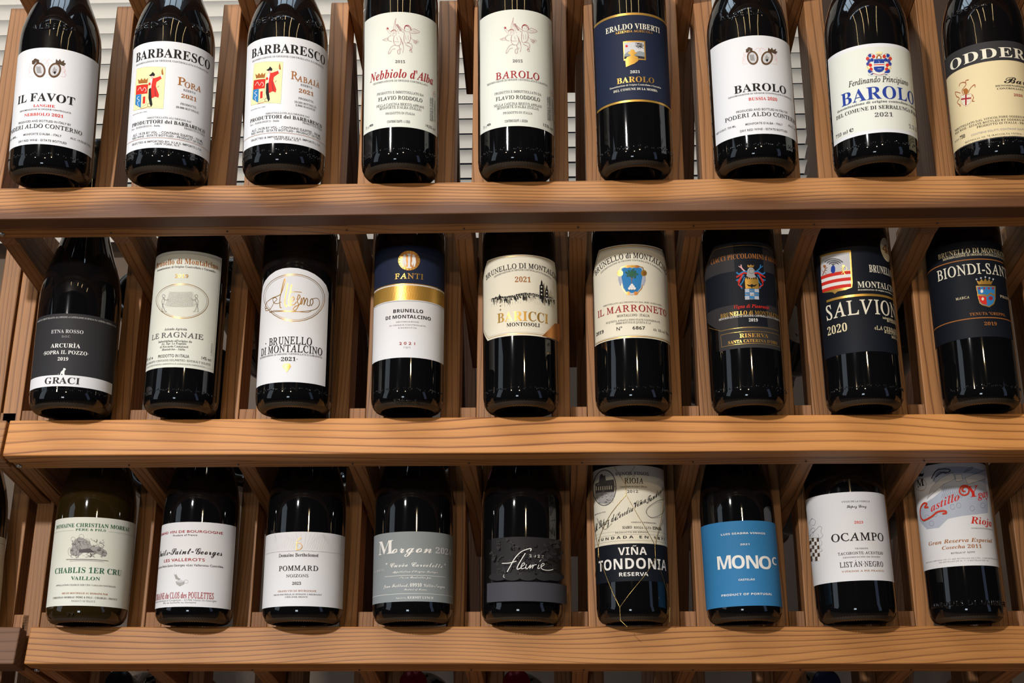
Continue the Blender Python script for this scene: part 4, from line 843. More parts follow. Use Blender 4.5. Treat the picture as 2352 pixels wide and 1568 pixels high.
for sg in (-1, 1):
    a.ell('G', 1152 + sg * 76, 300, 19, 20); a.ell('A', 1152 + sg * 80, 302, 10, 11); a.poly('s', (1152 + sg * 66, 318), (1152 + sg * 86, 322), (1152 + sg * 88, 346), (1152 + sg * 76, 382), (1152 + sg * 66, 378)); a.line('g', 1.5, (1152 + sg * 86, 322), (1152 + sg * 78, 350), (1152 + sg * 72, 380)); a.ell('A', 1152 + sg * 30, 258, 18, 9); a.ell('A', 1152 + sg * 24, 430, 14, 12)
a.box('G', 1130, 250, 1174, 262); a.box('v', 1138, 428, 1166, 440)
a.line('o', 5, (1152, 318), (1150, 350), (1152, 384))
for sg in (-1, 1): a.line('o', 3, (1152, 342), (1152 + sg * 16, 322), (1152 + sg * 28, 310))
for i in range(26):
    t_ = i * 2.4; r_ = 5 + i * 1.35; a.ell('e', 1152 + r_ * math.cos(t_), 304 + r_ * .72 * math.sin(t_), 7, 5.5, n=8)
for x, y in ((1152, 378), (1144, 388), (1160, 388), (1136, 400), (1152, 400), (1168, 400)): a.ell('w', x, y, 9, 9, n=12); a.ell('s', x, y, 9, 9, w=1.2, n=12)
a.done()
a = Art(b[6], 1560, 520, 2.8005)
hT, hB = a.p(430, 96)[1], a.p(470, 778)[1]; u1 = .0375; u0 = a.p(170, 420)[0]; uA = a.p(222, 128)[0]; hA = a.p(222, 128)[1]; uN = a.p(252, 680)[0]
hM0, hM1 = a.p(164, 270)[1], a.p(188, 612)[1]
sh = [(uN, hB), (u1, hB), (u1, hT - .004), (.026, hT), (uA, hT), (u0, hT - .026), (u0, hB + .036), (uN, hB + .0225)]
a.uL, a.uR = u0, u1; a.poly_uv(a.paper, 'x', sh, .00012)
h1, h2 = a.p(400, 284)[1], a.p(415, 498)[1]; a.em.add('n', [(u0 + .002, h2), (u1 - .002, h2), (u1 - .002, h1), (u0 + .002, h1)], a.step())
ua, ub = a.p(370, 480)[0], a.p(558, 480)[0]; h3, h4 = a.p(460, 112)[1], a.p(470, 640)[1]; a.em.add('n', [(ua, h4), (ub, h4), (ub, h3), (ua, h3)], a.step())
for pts in (((198, 196), (228, 140), (420, 114), (620, 162)),):
    a.line_uv('G', [(u0 + .004, hT - .02), (uA + .001, hT - .004), (.025, hT - .004), (u1, hT - .008)], 3)
hl, hm, hn = a.p(460, 648)[1], a.p(460, 674)[1], a.p(465, 752)[1]; a.line_uv('G', [(u0 + .004, hl + .009), (uN + .0035, hl), (u1 - .001, hl)], 3.5); a.line_uv('G', [(uN + .003, hm), (u1 - .001, hm), (u1 - .001, hn), (uN + .003, hn)], 3, True)
for q in [('B', 'o', 204, 628, 206, 32, "CIACCI PICCOLOMINI d'ARAGONA"), ('J', 'r', 352, 576, 523, 26, 'Vigna di Pianrosso'), ('B', 'G', 266, 640, 567, 30, 'BRUNELLO di MONTALCINO'), ('R', 'w', 256, 644, 580, 13, 'DENOMINAZIONE DI ORIGINE CONTROLLATA E GARANTITA'), ('B', 'w', 448, 505, 611, 22, '2019'), ('B', 'G', 390, 572, 712, 30, 'RISERVA'), ('B', 'G', 316, 628, 744, 23, "SANTA CATERINA D'ORO")]: a.text(*q)
cx = 460
a.poly('G', (cx - 20, 262), (cx - 22, 246), (cx - 8, 252), (cx, 244), (cx + 10, 252), (cx + 22, 246), (cx + 18, 262))
for sg in (-1, 1):
    for c, off_ in (('B', 0), ('r', 10)):
        a.line(c, 14, (cx + sg * 20, 292 + off_), (cx + sg * 46, 290 + off_), (cx + sg * 74, 306 + off_), (cx + sg * 90, 296 + off_ * 3))
        a.line(c, 12, (cx + sg * (44 + off_), 312), (cx + sg * (66 + off_), 336 + off_), (cx + sg * (92 - off_), 346 + off_)); a.line(c, 10, (cx + sg * (40 + off_ * 2), 326), (cx + sg * (54 + off_ * 2), 360), (cx + sg * (66 + off_), 376), (cx + sg * 56, 400 - off_))
    a.line('p' if sg < 0 else 'B', 12, (cx + sg * 40, 286), (cx + sg * 58, 268), (cx + sg * 62, 248)); a.line('p' if sg < 0 else 'B', 8, (cx + sg * 58, 268), (cx + sg * 76, 256))
a.poly('l', (cx - 24, 300), (cx - 20, 276), (cx - 6, 264), (cx + 12, 266), (cx + 24, 282), (cx + 22, 306), (cx + 34, 326), (cx, 334), (cx - 28, 320)); a.ell('g', cx + 4, 290, 16, 14, w=2.5); a.line('g', 2, (cx - 10, 300), (cx + 20, 302)); a.line('w', 2, (cx - 20, 290), (cx - 10, 270))
a.box('G', cx - 38, 340, cx + 52, 402); 
for k in range(6): a.box('G', cx - 34 + k * 14, 330, cx - 26 + k * 14, 342)
a.poly('k', (cx - 28, 372), (cx - 6, 378), (cx + 6, 370), (cx + 18, 378), (cx + 42, 372), (cx + 24, 388), (cx + 12, 388), (cx + 6, 398), (cx, 388), (cx - 14, 386))
for r_ in range(3):
    for c_ in range(3): a.box('B' if (r_ + c_) % 2 else 's', cx - 38 + c_ * 30, 402 + r_ * 23, cx - 8 + c_ * 30, 425 + r_ * 23)
for x, y in ((cx + 6, 410), (cx - 24, 432), (cx + 6, 436), (cx + 36, 432), (cx + 6, 462)): a.ell('G', x, y, 9, 7, a0=0, a1=180, w=5, n=10)
a.done()
a = Art(b[7], 1560, 520, 2.8005); a.rect('n', 1130, 126, 1200, 803, 905, 480, 1400, 480); a.uR = .040; a.paper = Wrap(a.b); a.paper.add('n', [(a.uL, a.hB), (a.uR, a.hB), (a.uR, a.hT), (a.uL, a.hT)], .00012)
Q = [(905, 190), (1104, 152), (1116, 360), (1112, 392), (1070, 408), (1020, 418), (1002, 434), (986, 422), (930, 428), (920, 400)]
a.poly('G', *Q); I_ = [(1010 + (x - 1010) * .92, 290 + (y - 290) * .94) for x, y in Q]
a.poly('v', *[(914, 198), (1096, 166), (1102, 282), (912, 322)])
for i in range(4):
    y = 300 + i * 32; c = 'r' if i % 2 == 0 else 'w'
for i, c in enumerate(('r', 'w', 'r', 'w', 'r')):
    y0, y1 = 322 + i * 21, 343 + i * 21; a.poly(c, (913 + i * 2, y0), (1102 + i * 1.0, y0 - 38), (1103 + i * 1.0, y1 - 38), (915 + i * 2, y1))
a.poly('b', (978, 262), (986, 252), (998, 252), (1004, 264), (1004, 288), (996, 300), (984, 300), (976, 288))
for i in range(11):
    t_ = -.95 + i * .19; x1_, y1_ = 991 + 66 * math.sin(t_), 254 - 46 * math.cos(t_); a.line('g', 1.8, (991, 252), ((991 + x1_) / 2, (254 + y1_) / 2 - 5), (x1_, y1_))
    for k in (.5, .75, 1): a.ell('g', 991 + (x1_ - 991) * k + 4, 252 + (y1_ - 252) * k, 7, 3.2, -50 + i * 8, n=8)
for x, c in ((936, 'o'), (1060, 'G')):
    sg = 1 if x < 1000 else -1; a.line(c, 7, (x, 258), (x + 6 * sg, 276), (x - 2, 292), (x - 10 * sg, 312)); a.line(c, 4.5, (x + 4 * sg, 272), (x + 20 * sg, 264)); a.line(c, 4.5, (x, 290), (x + 14 * sg, 306)); a.ell(c, x + 2 * sg, 256, 9, 8); a.line(c, 3, (x - 6 * sg, 290), (x - 20 * sg, 276), (x - 16 * sg, 260)); a.line(c, 4, (x + 2 * sg, 280), (x + 18 * sg, 282))
a.band('G', 1200, 434, 449, x0=948)
for q in [('B', 'C', 1224, 1430, 310, 46, 'BRUNELLO di'), ('B', 'C', 1148, 1426, 398, 40, 'MONTALCINO'), ('R', 'C', 1150, 1420, 416, 12, 'denominazione di origine controllata e garantita'), ('R', 'C', 948, 1440, 562, 92, 'SALVIONI'), ('R', 'c', 957, 1084, 684, 54, '2020'),
          ('R', 'c', 1310, 1450, 614, 17, "imbottigliato all'origine"), ('R', 'c', 1338, 1450, 638, 17, 'da Azienda Agr.'), ('R', 'c', 1258, 1470, 678, 28, '«LA CERBAIOLA»'), ('R', 'c', 1322, 1462, 706, 20, 'di SALVIONI GIULIO'), ('R', 'c', 1368, 1462, 748, 20, 'MONTALCINO')]: a.text(*q)
h, u = a.p(1330, 150)[1], a.p(1330, 150)[0]
sk = Wrap(a.b); sk.add('c', [(u + .0105 * math.cos(i * .2618), h + .0125 * math.sin(i * .2618)) for i in range(24)], .0002); so = sk.build('round_sticker', a.b['o'])
s2 = Art(a.b, 1560, 520, 2.8005); s2.text('I', 'o', 1308, 1352, 172, 50, '40'); s2.tx.build('lettering', so); a.done()
a = Art(b[8], 1560, 520, 2.8005); a.rect('n', 1880, 92, 1960, 708, 1610, 480, 2150, 600); a.uR = .036; a.paper = Wrap(a.b); a.paper.add('n', [(a.uL, a.hB), (a.uR, a.hB), (a.uR, a.hT), (a.uL, a.hT)], .00012)
for x, y in ((1910, 210), (1960, 586)): a.band('o', x, y - 3, y + 3)
for q in [('B', 'c', 1664, 2130, 170, 32, 'BRUNELLO DI MONTALCINO'), ('R', 'c', 1694, 2130, 187, 15, 'DENOMINAZIONE DI ORIGINE CONTROLLATA E GARANTITA'), ('R', 'C', 1660, 2190, 304, 66, 'BIONDI-SANTI'), ('R', 'c', 1780, 1868, 468, 18, 'MARCA'), ('R', 'c', 2064, 2130, 466, 17, 'PROPRIA'), ('B', 'o', 1868, 2098, 568, 20, 'TENUTA "GREPPO„'), ('B', 'o', 1963, 2042, 635, 24, '2019')]: a.text(*q)
cx, cy = 1973, 445
S_ = [(1908, 382), (2034, 384), (2034, 470), (2024, 500), (1994, 520), (1948, 506), (1932, 494), (1922, 460)]
a.poly('G', *S_); a.poly('B', *[(cx + (x - cx) * .9, 448 + (y - 448) * .9) for x, y in S_]); a.poly('r', (1922, 446), (1974, 450), (1980, 504), (1950, 498), (1936, 484)); a.poly('G', (1916, 436), (1976, 438), (1976, 448), (1918, 446)); a.poly('G', (1976, 446), (2003, 424), (2030, 440), (2030, 450), (2003, 436), (1978, 456)); a.ell('w', 1946, 416, 9, 12); a.ell('C', 1952, 466, 8, 10); a.ell('d', 2003, 462, 13, 13)
for x in (1930, 1962, 1990, 2016): a.ell('d', x, 398, 7, 7, n=10)
a.poly('G', (1924, 374), (1912, 348), (1932, 356), (1944, 338), (1956, 354), (1968, 334), (1980, 354), (1992, 338), (2002, 356), (2018, 346), (2006, 374)); a.line('o', 3, (1924, 366), (2006, 366))
for x, y in ((1912, 340), (1940, 332), (1968, 326), (1994, 332), (2018, 340)): a.ell('s', x, y, 6, 6, n=10)
a.done()
# ------------------------------------------------------------------ the lower row
ROW3 = [
 ((105, 294, 1400, 129, 314, 1190), 'burgundy', 'brownish bottle with pale label, green lettering and engraved figures'),
 ((356, 537, 1400, 373, 551, 1200), 'burgundy', 'bottle with white label, black script, red title lines and small grey hen emblem'),
 ((602, 789, 1400, 611, 797, 1220), 'burgundy', 'bottle with white label and thin gold letter b over a fine line'),
 ((855, 1041, 1400, 858, 1043, 1220), 'burgundy', 'bottle with silver-grey label and white script'),
 ((1105, 1293, 1400, 1105, 1294, 1180), 'burgundy', 'bottle with dark grey blossom-patterned label and white handwriting'),
 ((1370, 1539, 1400, 1361, 1524, 1080), 'bordeaux', 'bottle wrapped in thin gold wire net, cream label over a black band'),
 ((1622, 1797, 1395, 1607, 1776, 1170), 'burgundy', 'bottle with plain bright blue label and white capitals'),
 ((1874, 2061, 1400, 1849, 2032, 1150), 'bordeaux', 'bottle with white label and black and white chequered shield at its left'),
 ((2132, 2308, 1400, 2095, 2263, 1075), 'bordeaux', 'bottle with ornate white label and curly red lettering'),
]
b = [make_bottle(2, m, k, l, gm=GLASSB if i == 0 else None) for i, (m, k, l) in enumerate(ROW3)]
T = 2.914
a = Art(b[0], 0, 1030, T); a.rect('H', 640, 460, 600, 1052, 340, 780, 880, 800)
for q in [('B', 'e', 380, 868, 526, 30, 'DOMAINE CHRISTIAN MOREAU'), ('B', 'e', 506, 708, 550, 17, 'PÈRE & FILS'), ('B', 'e', 370, 810, 832, 38, 'CHABLIS 1ER CRU'), ('B', 'e', 474, 668, 879, 27, 'VAILLON'), ('R', 'g', 376, 774, 917, 11, 'APPELLATION CHABLIS 1ER CRU VAILLON CONTRÔLÉE'), ('B', 'o', 414, 720, 973, 13, 'MIS EN BOUTEILLE AU DOMAINE PAR'), ('B', 'g', 356, 782, 1001, 14, 'CHRISTIAN MOREAU PÈRE & FILS - CHABLIS - FRANCE'), ('R', 'l', 476, 636, 1026, 14, 'PRODUCT OF FRANCE')]: a.text(*q)
a.hline('e', 2, 600, 547, x1=494); a.hline('e', 2, 600, 548, x0=726)
random.seed(8)
a.poly('l', (480, 660), (500, 610), (530, 590), (560, 600), (600, 620), (612, 648), (680, 660), (712, 690), (706, 722), (680, 716), (640, 700), (560, 696), (524, 722), (490, 716), (470, 700))
for x, y, rx_, ry_ in ((545, 590, 16, 18), (490, 606, 14, 15), (580, 624, 22, 20), (550, 650, 40, 28), (640, 670, 34, 22), (676, 650, 16, 16), (696, 700, 18, 22), (500, 690, 30, 24), (470, 690, 14, 26), (520, 640, 16, 26)): a.ell('g', x, y, rx_, ry_, w=2.2)
for i in range(46): x, y = random.uniform(470, 700), random.uniform(600, 716); a.line('g', random.uniform(1.5, 4), (x, y), (x + random.uniform(-16, 16), y + random.uniform(2, 14)), (x + random.uniform(-24, 24), y + random.uniform(8, 22)))
a.poly('g', (530, 676), (600, 668), (630, 690), (590, 694), (530, 694)); a.line('g', 2.5, (516, 690), (508, 726), (530, 724)); a.line('g', 4, (446, 742), (560, 740), (720, 750)); a.line('l', 3, (470, 752), (560, 748), (690, 756)); a.line('g', 3, (600, 726), (616, 718), (632, 728)); a.done()
a = Art(b[0], 0, 1030, T)
emboss(b[0], GLASSB, 442, 490, 1118, 24, '39', T, 0, 1030)
def tag_(bt, pts, ox, oy, s):
    a = Art(bt, ox, oy, s); q = [a.p(x, y, bt['R'] * .80) for x, y in pts]; u = (q[0][0] + q[1][0]) / 2; h0, h1 = q[1][1], q[0][1]
    a.paper.add('K', [(u - .003, h0), (u + .003, h0), (u + .003, h1), (u - .003, h1)], .0003); o = a.paper.build('pink_tag', bt['o'])
tag_(b[0], ((462, 165), (428, 262)), 0, 1030, T)
a = Art(b[1], 0, 1030, T); a.rect('W', 1340, 491, 1300, 1058, 1062, 760, 1564, 780)
for q in [('S', 'd', 1082, 1490, 562, 19, 'GRAND VIN DE BOURGOGNE'), ('S', 'g', 1160, 1320, 584, 14, 'Produce of France'), ('C', 'k', 1070, 1486, 706, 46, 'Nuits-Saint-Georges'), ('S', 'd', 1100, 1370, 752, 22, 'LES VALLEROTS'), ('S', 'g', 1052, 1492, 786, 17, 'Appellation Nuits-Saint-Georges «Les Vallerots» Contrôlée'),
          ('R', 'd', 1046, 1428, 1000, 40, 'DOMAINE du CLOS des POULETTES'), ('S', 'l', 1042, 1446, 1018, 14, 'Propriétaire-récoltant à Corgoloin - 21700 Nuits-St-Georges'), ('S', 'l', 1094, 1312, 1034, 13, 'Mis en bouteille au domaine')]: a.text(*q)
a.poly('l', (1164, 836), (1174, 846), (1180, 838), (1192, 862), (1212, 874), (1196, 880), (1176, 872)); a.poly('l', (1176, 888), (1200, 880), (1236, 888), (1232, 908), (1204, 922), (1182, 908)); a.ell('v', 1206, 888, 26, 8); a.ell('l', 1246, 890, 14, 12, w=3); 
for k in range(5): a.line('W', 1.5, (1184 + k * 10, 896), (1190 + k * 8, 912))
a.done()
T = 2.915
a = Art(b[2], 560, 1030, T); a.rect('W', 415, 556, 400, 1054, 136, 800, 670, 800)
h1, h2 = a.p(410, 560)[1], a.p(410, 680)[1]
for i in range(44):
    u = a.uL + .002 + i * (a.uR - a.uL - .004) / 44; a.line_uv('v', [(u, h2 + .001), (u + .003, h2 + .008 + .004 * math.sin(i * .5)), (u + .009 * math.sin(i * .31), h1 - .001)], 1.0)
a.hline('l', 2, 405, 684)
for q in [('R', 'k', 236, 498, 722, 26, 'Domaine Berthelemot'), ('R', 'k', 236, 496, 815, 33, 'POMMARD'), ('R', 'g', 284, 432, 860, 22, 'NOIZONS'), ('R', 'k', 324, 382, 911, 22, '2023'), ('R', 'o', 230, 484, 957, 13, 'GRAND VIN DE BOURGOGNE'), ('B', 'g', 202, 520, 979, 11, 'MIS EN BOUTEILLE AU DOMAINE À MEURSAULT'), ('B', 'g', 276, 426, 997, 11, "CÔTE-D'OR, FRANCE")]: a.text(*q)
a.line('Z', 6, (354, 626), (354, 678), smooth=False); a.line('Z', 5, (356, 630), (378, 634), (390, 652), (380, 672), (350, 678)); a.line('G', 3, (352, 620), (372, 610), (384, 600), (378, 596), (362, 606)); a.done()
a = Art(b[3], 560, 1030, T); a.rect('N', 1140, 554, 1135, 1022, 868, 780, 1406, 780)
for q in [('J', 'w', 905, 1000, 706, 92, 'M'), ('C', 'w', 992, 1258, 696, 66, 'orgon'), ('I', 'v', 1282, 1386, 706, 40, '2024'), ('C', 'w', 952, 1350, 790, 32, '" Cuvée Corcelette "'), ('C', 'w', 996, 1298, 828, 16, "Appellation d'Origine Protégée"), ('S', 'v', 876, 944, 824, 16, 'ALC. 13% BY VOL.'), ('C', 'w', 1042, 1254, 868, 17, 'Mis en Bouteilles par'),
          ('C', 'w', 936, 1344, 924, 26, 'Jean Foillard, 69910 Villié-Morgon'), ('C', 'w', 1074, 1224, 948, 15, 'Product of France'), ('C', 'w', 1018, 1088, 1003, 11, 'Imported by'), ('B', 'w', 1096, 1268, 1004, 18, 'KERMIT LYNCH')]: a.text(*q)
a.hline('w', 3, 1140, 848, x0=944, x1=1350); a.hline('w', 3, 1140, 970); a.done()
a = Art(b[4], 1060, 1030, T); a.rect('q', 430, 590, 435, 1027, 200, 800, 668, 800)
random.seed(3)
for i in range(90):
    x, y = random.uniform(212, 655), random.uniform(604, 880)
    for k in range(5):
        r_ = random.uniform(3, 8); a.ell('x' if (x < 330 or x > 540 or i % 3) else 'q', x + random.uniform(-10, 10), y + random.uniform(-10, 10), r_, r_, n=7)
h1, h2 = a.p(430, 895)[1], a.p(432, 1024)[1]; a.em.add('M', [(a.uL, h2), (a.uR, h2), (a.uR, h1), (a.uL, h1)], a.step())
for cx in (262, 345, 440, 540, 602):
    a.ell('q', cx, 862, 52, 26, n=20)
for q in [('R', 'w', 454, 548, 728, 20, '2 0 2 2'), ('S', 'v', 260, 626, 920, 13, 'APPELLATION FLEURIE CONTRÔLÉE'), ('S', 'v', 322, 578, 941, 13, 'MIS EN BOUTEILLE PAR'), ('R', 'x', 314, 592, 962, 18, 'JEAN FOILLARD'), ('S', 'v', 278, 614, 992, 16, 'F69910 VILLIÉ-MORGON'), ('R', 'v', 338, 578, 1010, 14, 'Imported by KERMIT LYNCH')]: a.text(*q)
a.line('w', 8, (455, 690), (458, 674), (430, 680), (395, 700), (362, 740), (338, 788), (318, 828)); a.line('w', 7, (288, 772), (330, 770), (372, 758)); a.line('w', 8, (424, 706), (400, 750), (378, 796), (380, 812), (402, 800)); a.line('w', 6, (400, 796), (422, 778), (414, 770), (400, 790), (404, 808), (430, 800)); a.line('w', 6, (432, 780), (426, 802), (436, 808), (456, 782), (450, 806), (470, 782), (466, 806), (474, 786), (490, 780)); a.line('w', 6, (504, 782), (498, 806), (512, 802)); a.line('w', 4, (508, 760), (518, 748)); a.line('w', 6, (516, 796), (536, 780), (528, 772), (516, 790), (526, 812), (560, 818), (588, 812)); a.line('w', 4, (300, 848), (296, 862), (304, 866)); a.done()
tag_(b[4], ((226, 128), (176, 218)), 1060, 1030, T)
a = Art(b[5], 1060, 1030, T); a.rect('C', 1115, 112, 1145, 878, 889, 480, 1372, 480)
a.band('n', 1140, 634, 886)
for y in (550, 573, 614): a.hline('g', 1.8, 1135, y)
a.ell('g', 958, 262, 80, 122, 2); a.ell('C', 958, 262, 74, 116, 2); a.ell('g', 958, 262, 72, 113, 2, w=1.6)
random.seed(5)
a.poly('g', (898, 300), (896, 236), (920, 226), (930, 176), (942, 168), (952, 184), (962, 176), (968, 214), (1020, 206), (1026, 250), (1022, 300)); a.poly('l', (894, 300), (1026, 290), (1020, 330), (980, 372), (930, 368), (900, 330))
for i in range(60): x, y = random.uniform(898, 1020), random.uniform(240, 366); a.line(random.choice('gkC'), random.uniform(1.2, 3), (x, y), (x + random.uniform(4, 18), y - random.uniform(-3, 6)), smooth=False)
for i in range(8): a.box('C', 906 + i * 14, 256 - i, 912 + i * 14, 280 - i)
for q in [('R', 'g', 1030, 1252, 176, 24, 'VINOS FINOS'), ('S', 'g', 1144, 1162, 186, 8, 'de'), ('R', 'k', 1092, 1216, 232, 36, 'RIOJA'), ('R', 'g', 1062, 1240, 258, 12, 'Denominación de Origen Calificada'), ('S', 'g', 1108, 1182, 295, 21, '2012'), ('S', 'g', 894, 968, 434, 8, 'EMBOTELLADO POR:'), ('S', 'g', 1134, 1300, 498, 9, 'VIÑEDOS Y BODEGAS EN:'), ('B', 'k', 1078, 1140, 536, 22, 'HARO'), ('B', 'g', 1150, 1272, 536, 18, '·RIOJA ALTA·'), ('T', 'k', 1280, 1336, 544, 22, 'ESPAÑA'), ('S', 'g', 1030, 1250, 563, 10, 'PRODUCTO DE ESPAÑA'), ('T', 'k', 918, 1360, 600, 20, 'F U N D A D A   E N   1 8 7 7'),
          ('T', 'w', 1050, 1240, 710, 50, 'VIÑA'), ('T', 'w', 922, 1368, 804, 70, 'TONDONIA'), ('T', 'w', 1056, 1250, 852, 28, 'RESERVA')]: a.text(*q)
a.text('C', 'k', 898, 1040, 515, 56, 'R. López de', rot=14); a.text('C', 'k', 1030, 1150, 448, 46, 'Heredia', rot=26); a.text('C', 'k', 1150, 1236, 380, 46, 'Viña', rot=28); a.text('C', 'k', 1236, 1352, 318, 46, 'Tondonia', rot=32)
a.line('k', 4, (1350, 340), (1310, 350), (1250, 390), (1234, 430), (1270, 462), (1330, 440), (1355, 400)); a.line('k', 3, (905, 548), (920, 490), (912, 466), (960, 540), (1010, 500)); lab5 = a.done()
Wm = mat('gold_wire', (.6, .42, .14), .3, 1)
def wire(a, name, *pts):
    cu = bpy.data.curves.new(name, 'CURVE'); cu.dimensions = '3D'; cu.bevel_depth = .00023; cu.bevel_resolution = 1; sp = cu.splines.new('POLY'); out = []
    q = [a.p(*c) for c in pts]
    for (u0, h0), (u1, h1) in zip(q, q[1:]):
        for k in range(8): out.append((u0 + (u1 - u0) * k / 8, h0 + (h1 - h0) * k / 8))
    out.append(q[-1]); sp.points.add(len(out) - 1)
    for p_, (u, h) in zip(sp.points, out):
        rr = a.b['rad'](h) + .0008; th = u / a.b['R']; p_.co = (rr * math.sin(th), -rr * math.cos(th), h, 1)
    cu.materials.append(Wm); o = bpy.data.objects.new(name, cu); COL.objects.link(o); o.parent = a.b['o']
    dg = bpy.context.evaluated_depsgraph_get(); me = bpy.data.meshes.new_from_object(o.evaluated_get(dg)); bpy.data.objects.remove(o); link(name, me).parent = a.b['o']
for pts in (((1020, 118), (1098, 240), (1102, 310), (1000, 440), (930, 590), (920, 660), (924, 720), (960, 820), (1022, 980), (1062, 1062), (1066, 1150), (1110, 1192)), ((1160, 118), (1110, 200), (1098, 240), (1102, 310), (1180, 450), (1292, 650), (1296, 730), (1240, 830), (1120, 980), (1062, 1062)),
            ((1352, 180), (1346, 400), (1300, 600), (1292, 660), (1296, 730), (1350, 880), (1390, 1060), (1388, 1160)), ((884, 400), (900, 560), (920, 660), (920, 730), (900, 860))): wire(a, 'gold_wire', *pts)
a = Art(b[6], 1560, 1030, 2.914); a.rect('U', 370, 484, 435, 1052, 156, 780, 672, 780)
for q in [('T', 'w', 280, 574, 572, 14, 'LUIS SEABRA VINHOS'), ('T', 'w', 408, 470, 646, 13, '2021'), ('T', 'w', 260, 352, 806, 88, 'M'), ('T', 'w', 356, 442, 802, 86, 'O'), ('T', 'w', 452, 532, 802, 86, 'N'), ('T', 'w', 536, 616, 806, 84, 'O'), ('T', 'w', 622, 650, 778, 50, 'C'), ('T', 'w', 398, 506, 882, 14, 'CASTELÃO'), ('T', 'w', 284, 620, 980, 16, 'PRODUCT OF PORTUGAL')]: a.text(*q)
a.done()
a = Art(b[7], 1560, 1030, 2.914); a.rect('W', 1085, 293, 1150, 885, 862, 620, 1418, 640)
for q in [('R', 'g', 1086, 1274, 357, 11, 'VINOS DE LA FAMILIA'), ('C', 'k', 1120, 1252, 394, 22, 'López Díaz'.replace('í', 'i')), ('B', 'r', 1172, 1230, 501, 19, '2023'), ('R', 'k', 1020, 1366, 614, 52, 'OCAMPO'), ('R', 'g', 1176, 1264, 672, 10, 'TENERIFE'), ('R', 'k', 1062, 1362, 706, 20, 'TACORONTE·ACENTEJO'), ('R', 'g', 1096, 1342, 728, 10, 'DENOMINACIÓN DE ORIGEN'), ('R', 'k', 1076, 1364, 788, 34, 'LISTÁN·NEGRO'), ('R', 'o', 1088, 1368, 822, 12, 'VIÑEDOS A PIE FRANCO')]: a.text(*q)
for r_ in range(6):
    for c_ in range(4):
        x0, y0 = 870 + c_ * 17 + r_ * 1.5, 600 + r_ * 25; a.box('h' if (r_ + c_) % 2 else 'w', x0, y0, x0 + 17, y0 + 25)
a.line('k', 1.8, (868, 600), (936, 596), (940, 660), (934, 720), (910, 746), (888, 738), (876, 700), (868, 600), smooth=False)
for pts in (((886, 596), (876, 560), (890, 530), (876, 500), (890, 470), (912, 480), (908, 510), (890, 512)), ((900, 560), (920, 540), (940, 520), (956, 528), (950, 560), (964, 580), (944, 600), (930, 570)), ((940, 600), (958, 630), (946, 660), (960, 680), (942, 692)), ((868, 560), (862, 590), (880, 580), (900, 560), (896, 590)), ((884, 540), (904, 530), (910, 552), (890, 560)), ((892, 462), (880, 480), (870, 500))): a.line('g', 2, *pts)
a.done()
a = Art(b[8], 1560, 1030, 2.914); a.rect('W', 1830, 92, 1900, 784, 1592, 460, 2106, 460)
bl2 = [(1690, 200), (1730, 130), (1830, 120), (1960, 125), (2040, 150), (2062, 300), (2066, 430), (1990, 440), (1900, 450), (1800, 470), (1740, 530), (1660, 540), (1610, 480), (1612, 400), (1700, 330), (1760, 280)]
a.poly('s', *bl2)
for x, y in ((1660, 460), (1712, 440), (1760, 420), (1830, 390), (1870, 380), (1960, 400), (2030, 380), (1690, 500)): a.ell('v', x, y, 26, 28, w=2.5); a.ell('m', x, y, 15, 17, w=2)
for i in range(12): x = 1760 + i * 12; a.line('x', 1.5, (x, 250), (x + 10, 290), (x - 6, 330))
a.line('x', 9, (1690, 200), (1720, 150), (1770, 136), (1812, 142), (1800, 160), (1760, 160), (1720, 190)); a.line('x', 5, (1700, 220), (1740, 160), (1790, 168))
a.poly('v', (1662, 336), (1690, 260), (1750, 200), (1830, 160), (1846, 204), (1770, 240), (1710, 290)); a.line('x', 2, (1662, 336), (1690, 260), (1750, 200), (1830, 160), (1846, 204), (1770, 240), (1710, 290), closed=True, smooth=False)
a.poly('v', (1846, 176), (1888, 170), (1896, 214), (1854, 222)); a.poly('v', (1912, 196), (2044, 142), (2050, 200), (1928, 240)); a.line('x', 2, (1846, 176), (1888, 170), (1896, 214), (1854, 222), closed=True, smooth=False); a.line('x', 2, (1912, 196), (2044, 142), (2050, 200), (1928, 240), closed=True, smooth=False); a.line('x', 3, (1900, 160), (1940, 132), (1962, 124), (1950, 140), (1910, 156))
for i, (ch, x, y, r_) in enumerate((('M', 1708, 290, 50), ('A', 1726, 268, 45), ('R', 1744, 252, 40), ('Q', 1764, 236, 34), ('U', 1784, 222, 30), ('É', 1804, 212, 24), ('S', 1822, 204, 20))): a.text('T', 'x', x - 9, x + 9, y, 28, ch, rot=0)
a.text('T', 'x', 1856, 1890, 206, 26, 'DE'); a.text('T', 'x', 1926, 2046, 206, 26, 'MURRIETA', rot=22)
a.ell('o', 1620, 242, 36, 40, w=3); a.text('R', 'k', 1596, 1644, 252, 50, 'M'); a.poly('k', (1592, 186), (1586, 166), (1600, 174), (1612, 156), (1624, 172), (1642, 164), (1634, 186))
def fat(c1, c2, w1, w2, *p): a.line(c1, w1, *p); a.line(c2, w2, *p)
for c, w in (('o', 19), ('r', 14)):
    a.line(c, w, (1668, 392), (1646, 392), (1660, 370), (1640, 366), (1618, 400), (1618, 450), (1640, 480), (1690, 456), (1730, 424), (1780, 418), (1786, 432), (1766, 436))
    a.line(c, w * .8, (1912, 286), (1896, 284), (1896, 266), (1916, 256), (1936, 272), (1932, 300), (1904, 312), (1878, 296), (1880, 266), (1900, 248), (1930, 250))
a.text('J', 'r', 1926, 2006, 322, 74, 'Y', rot=8)
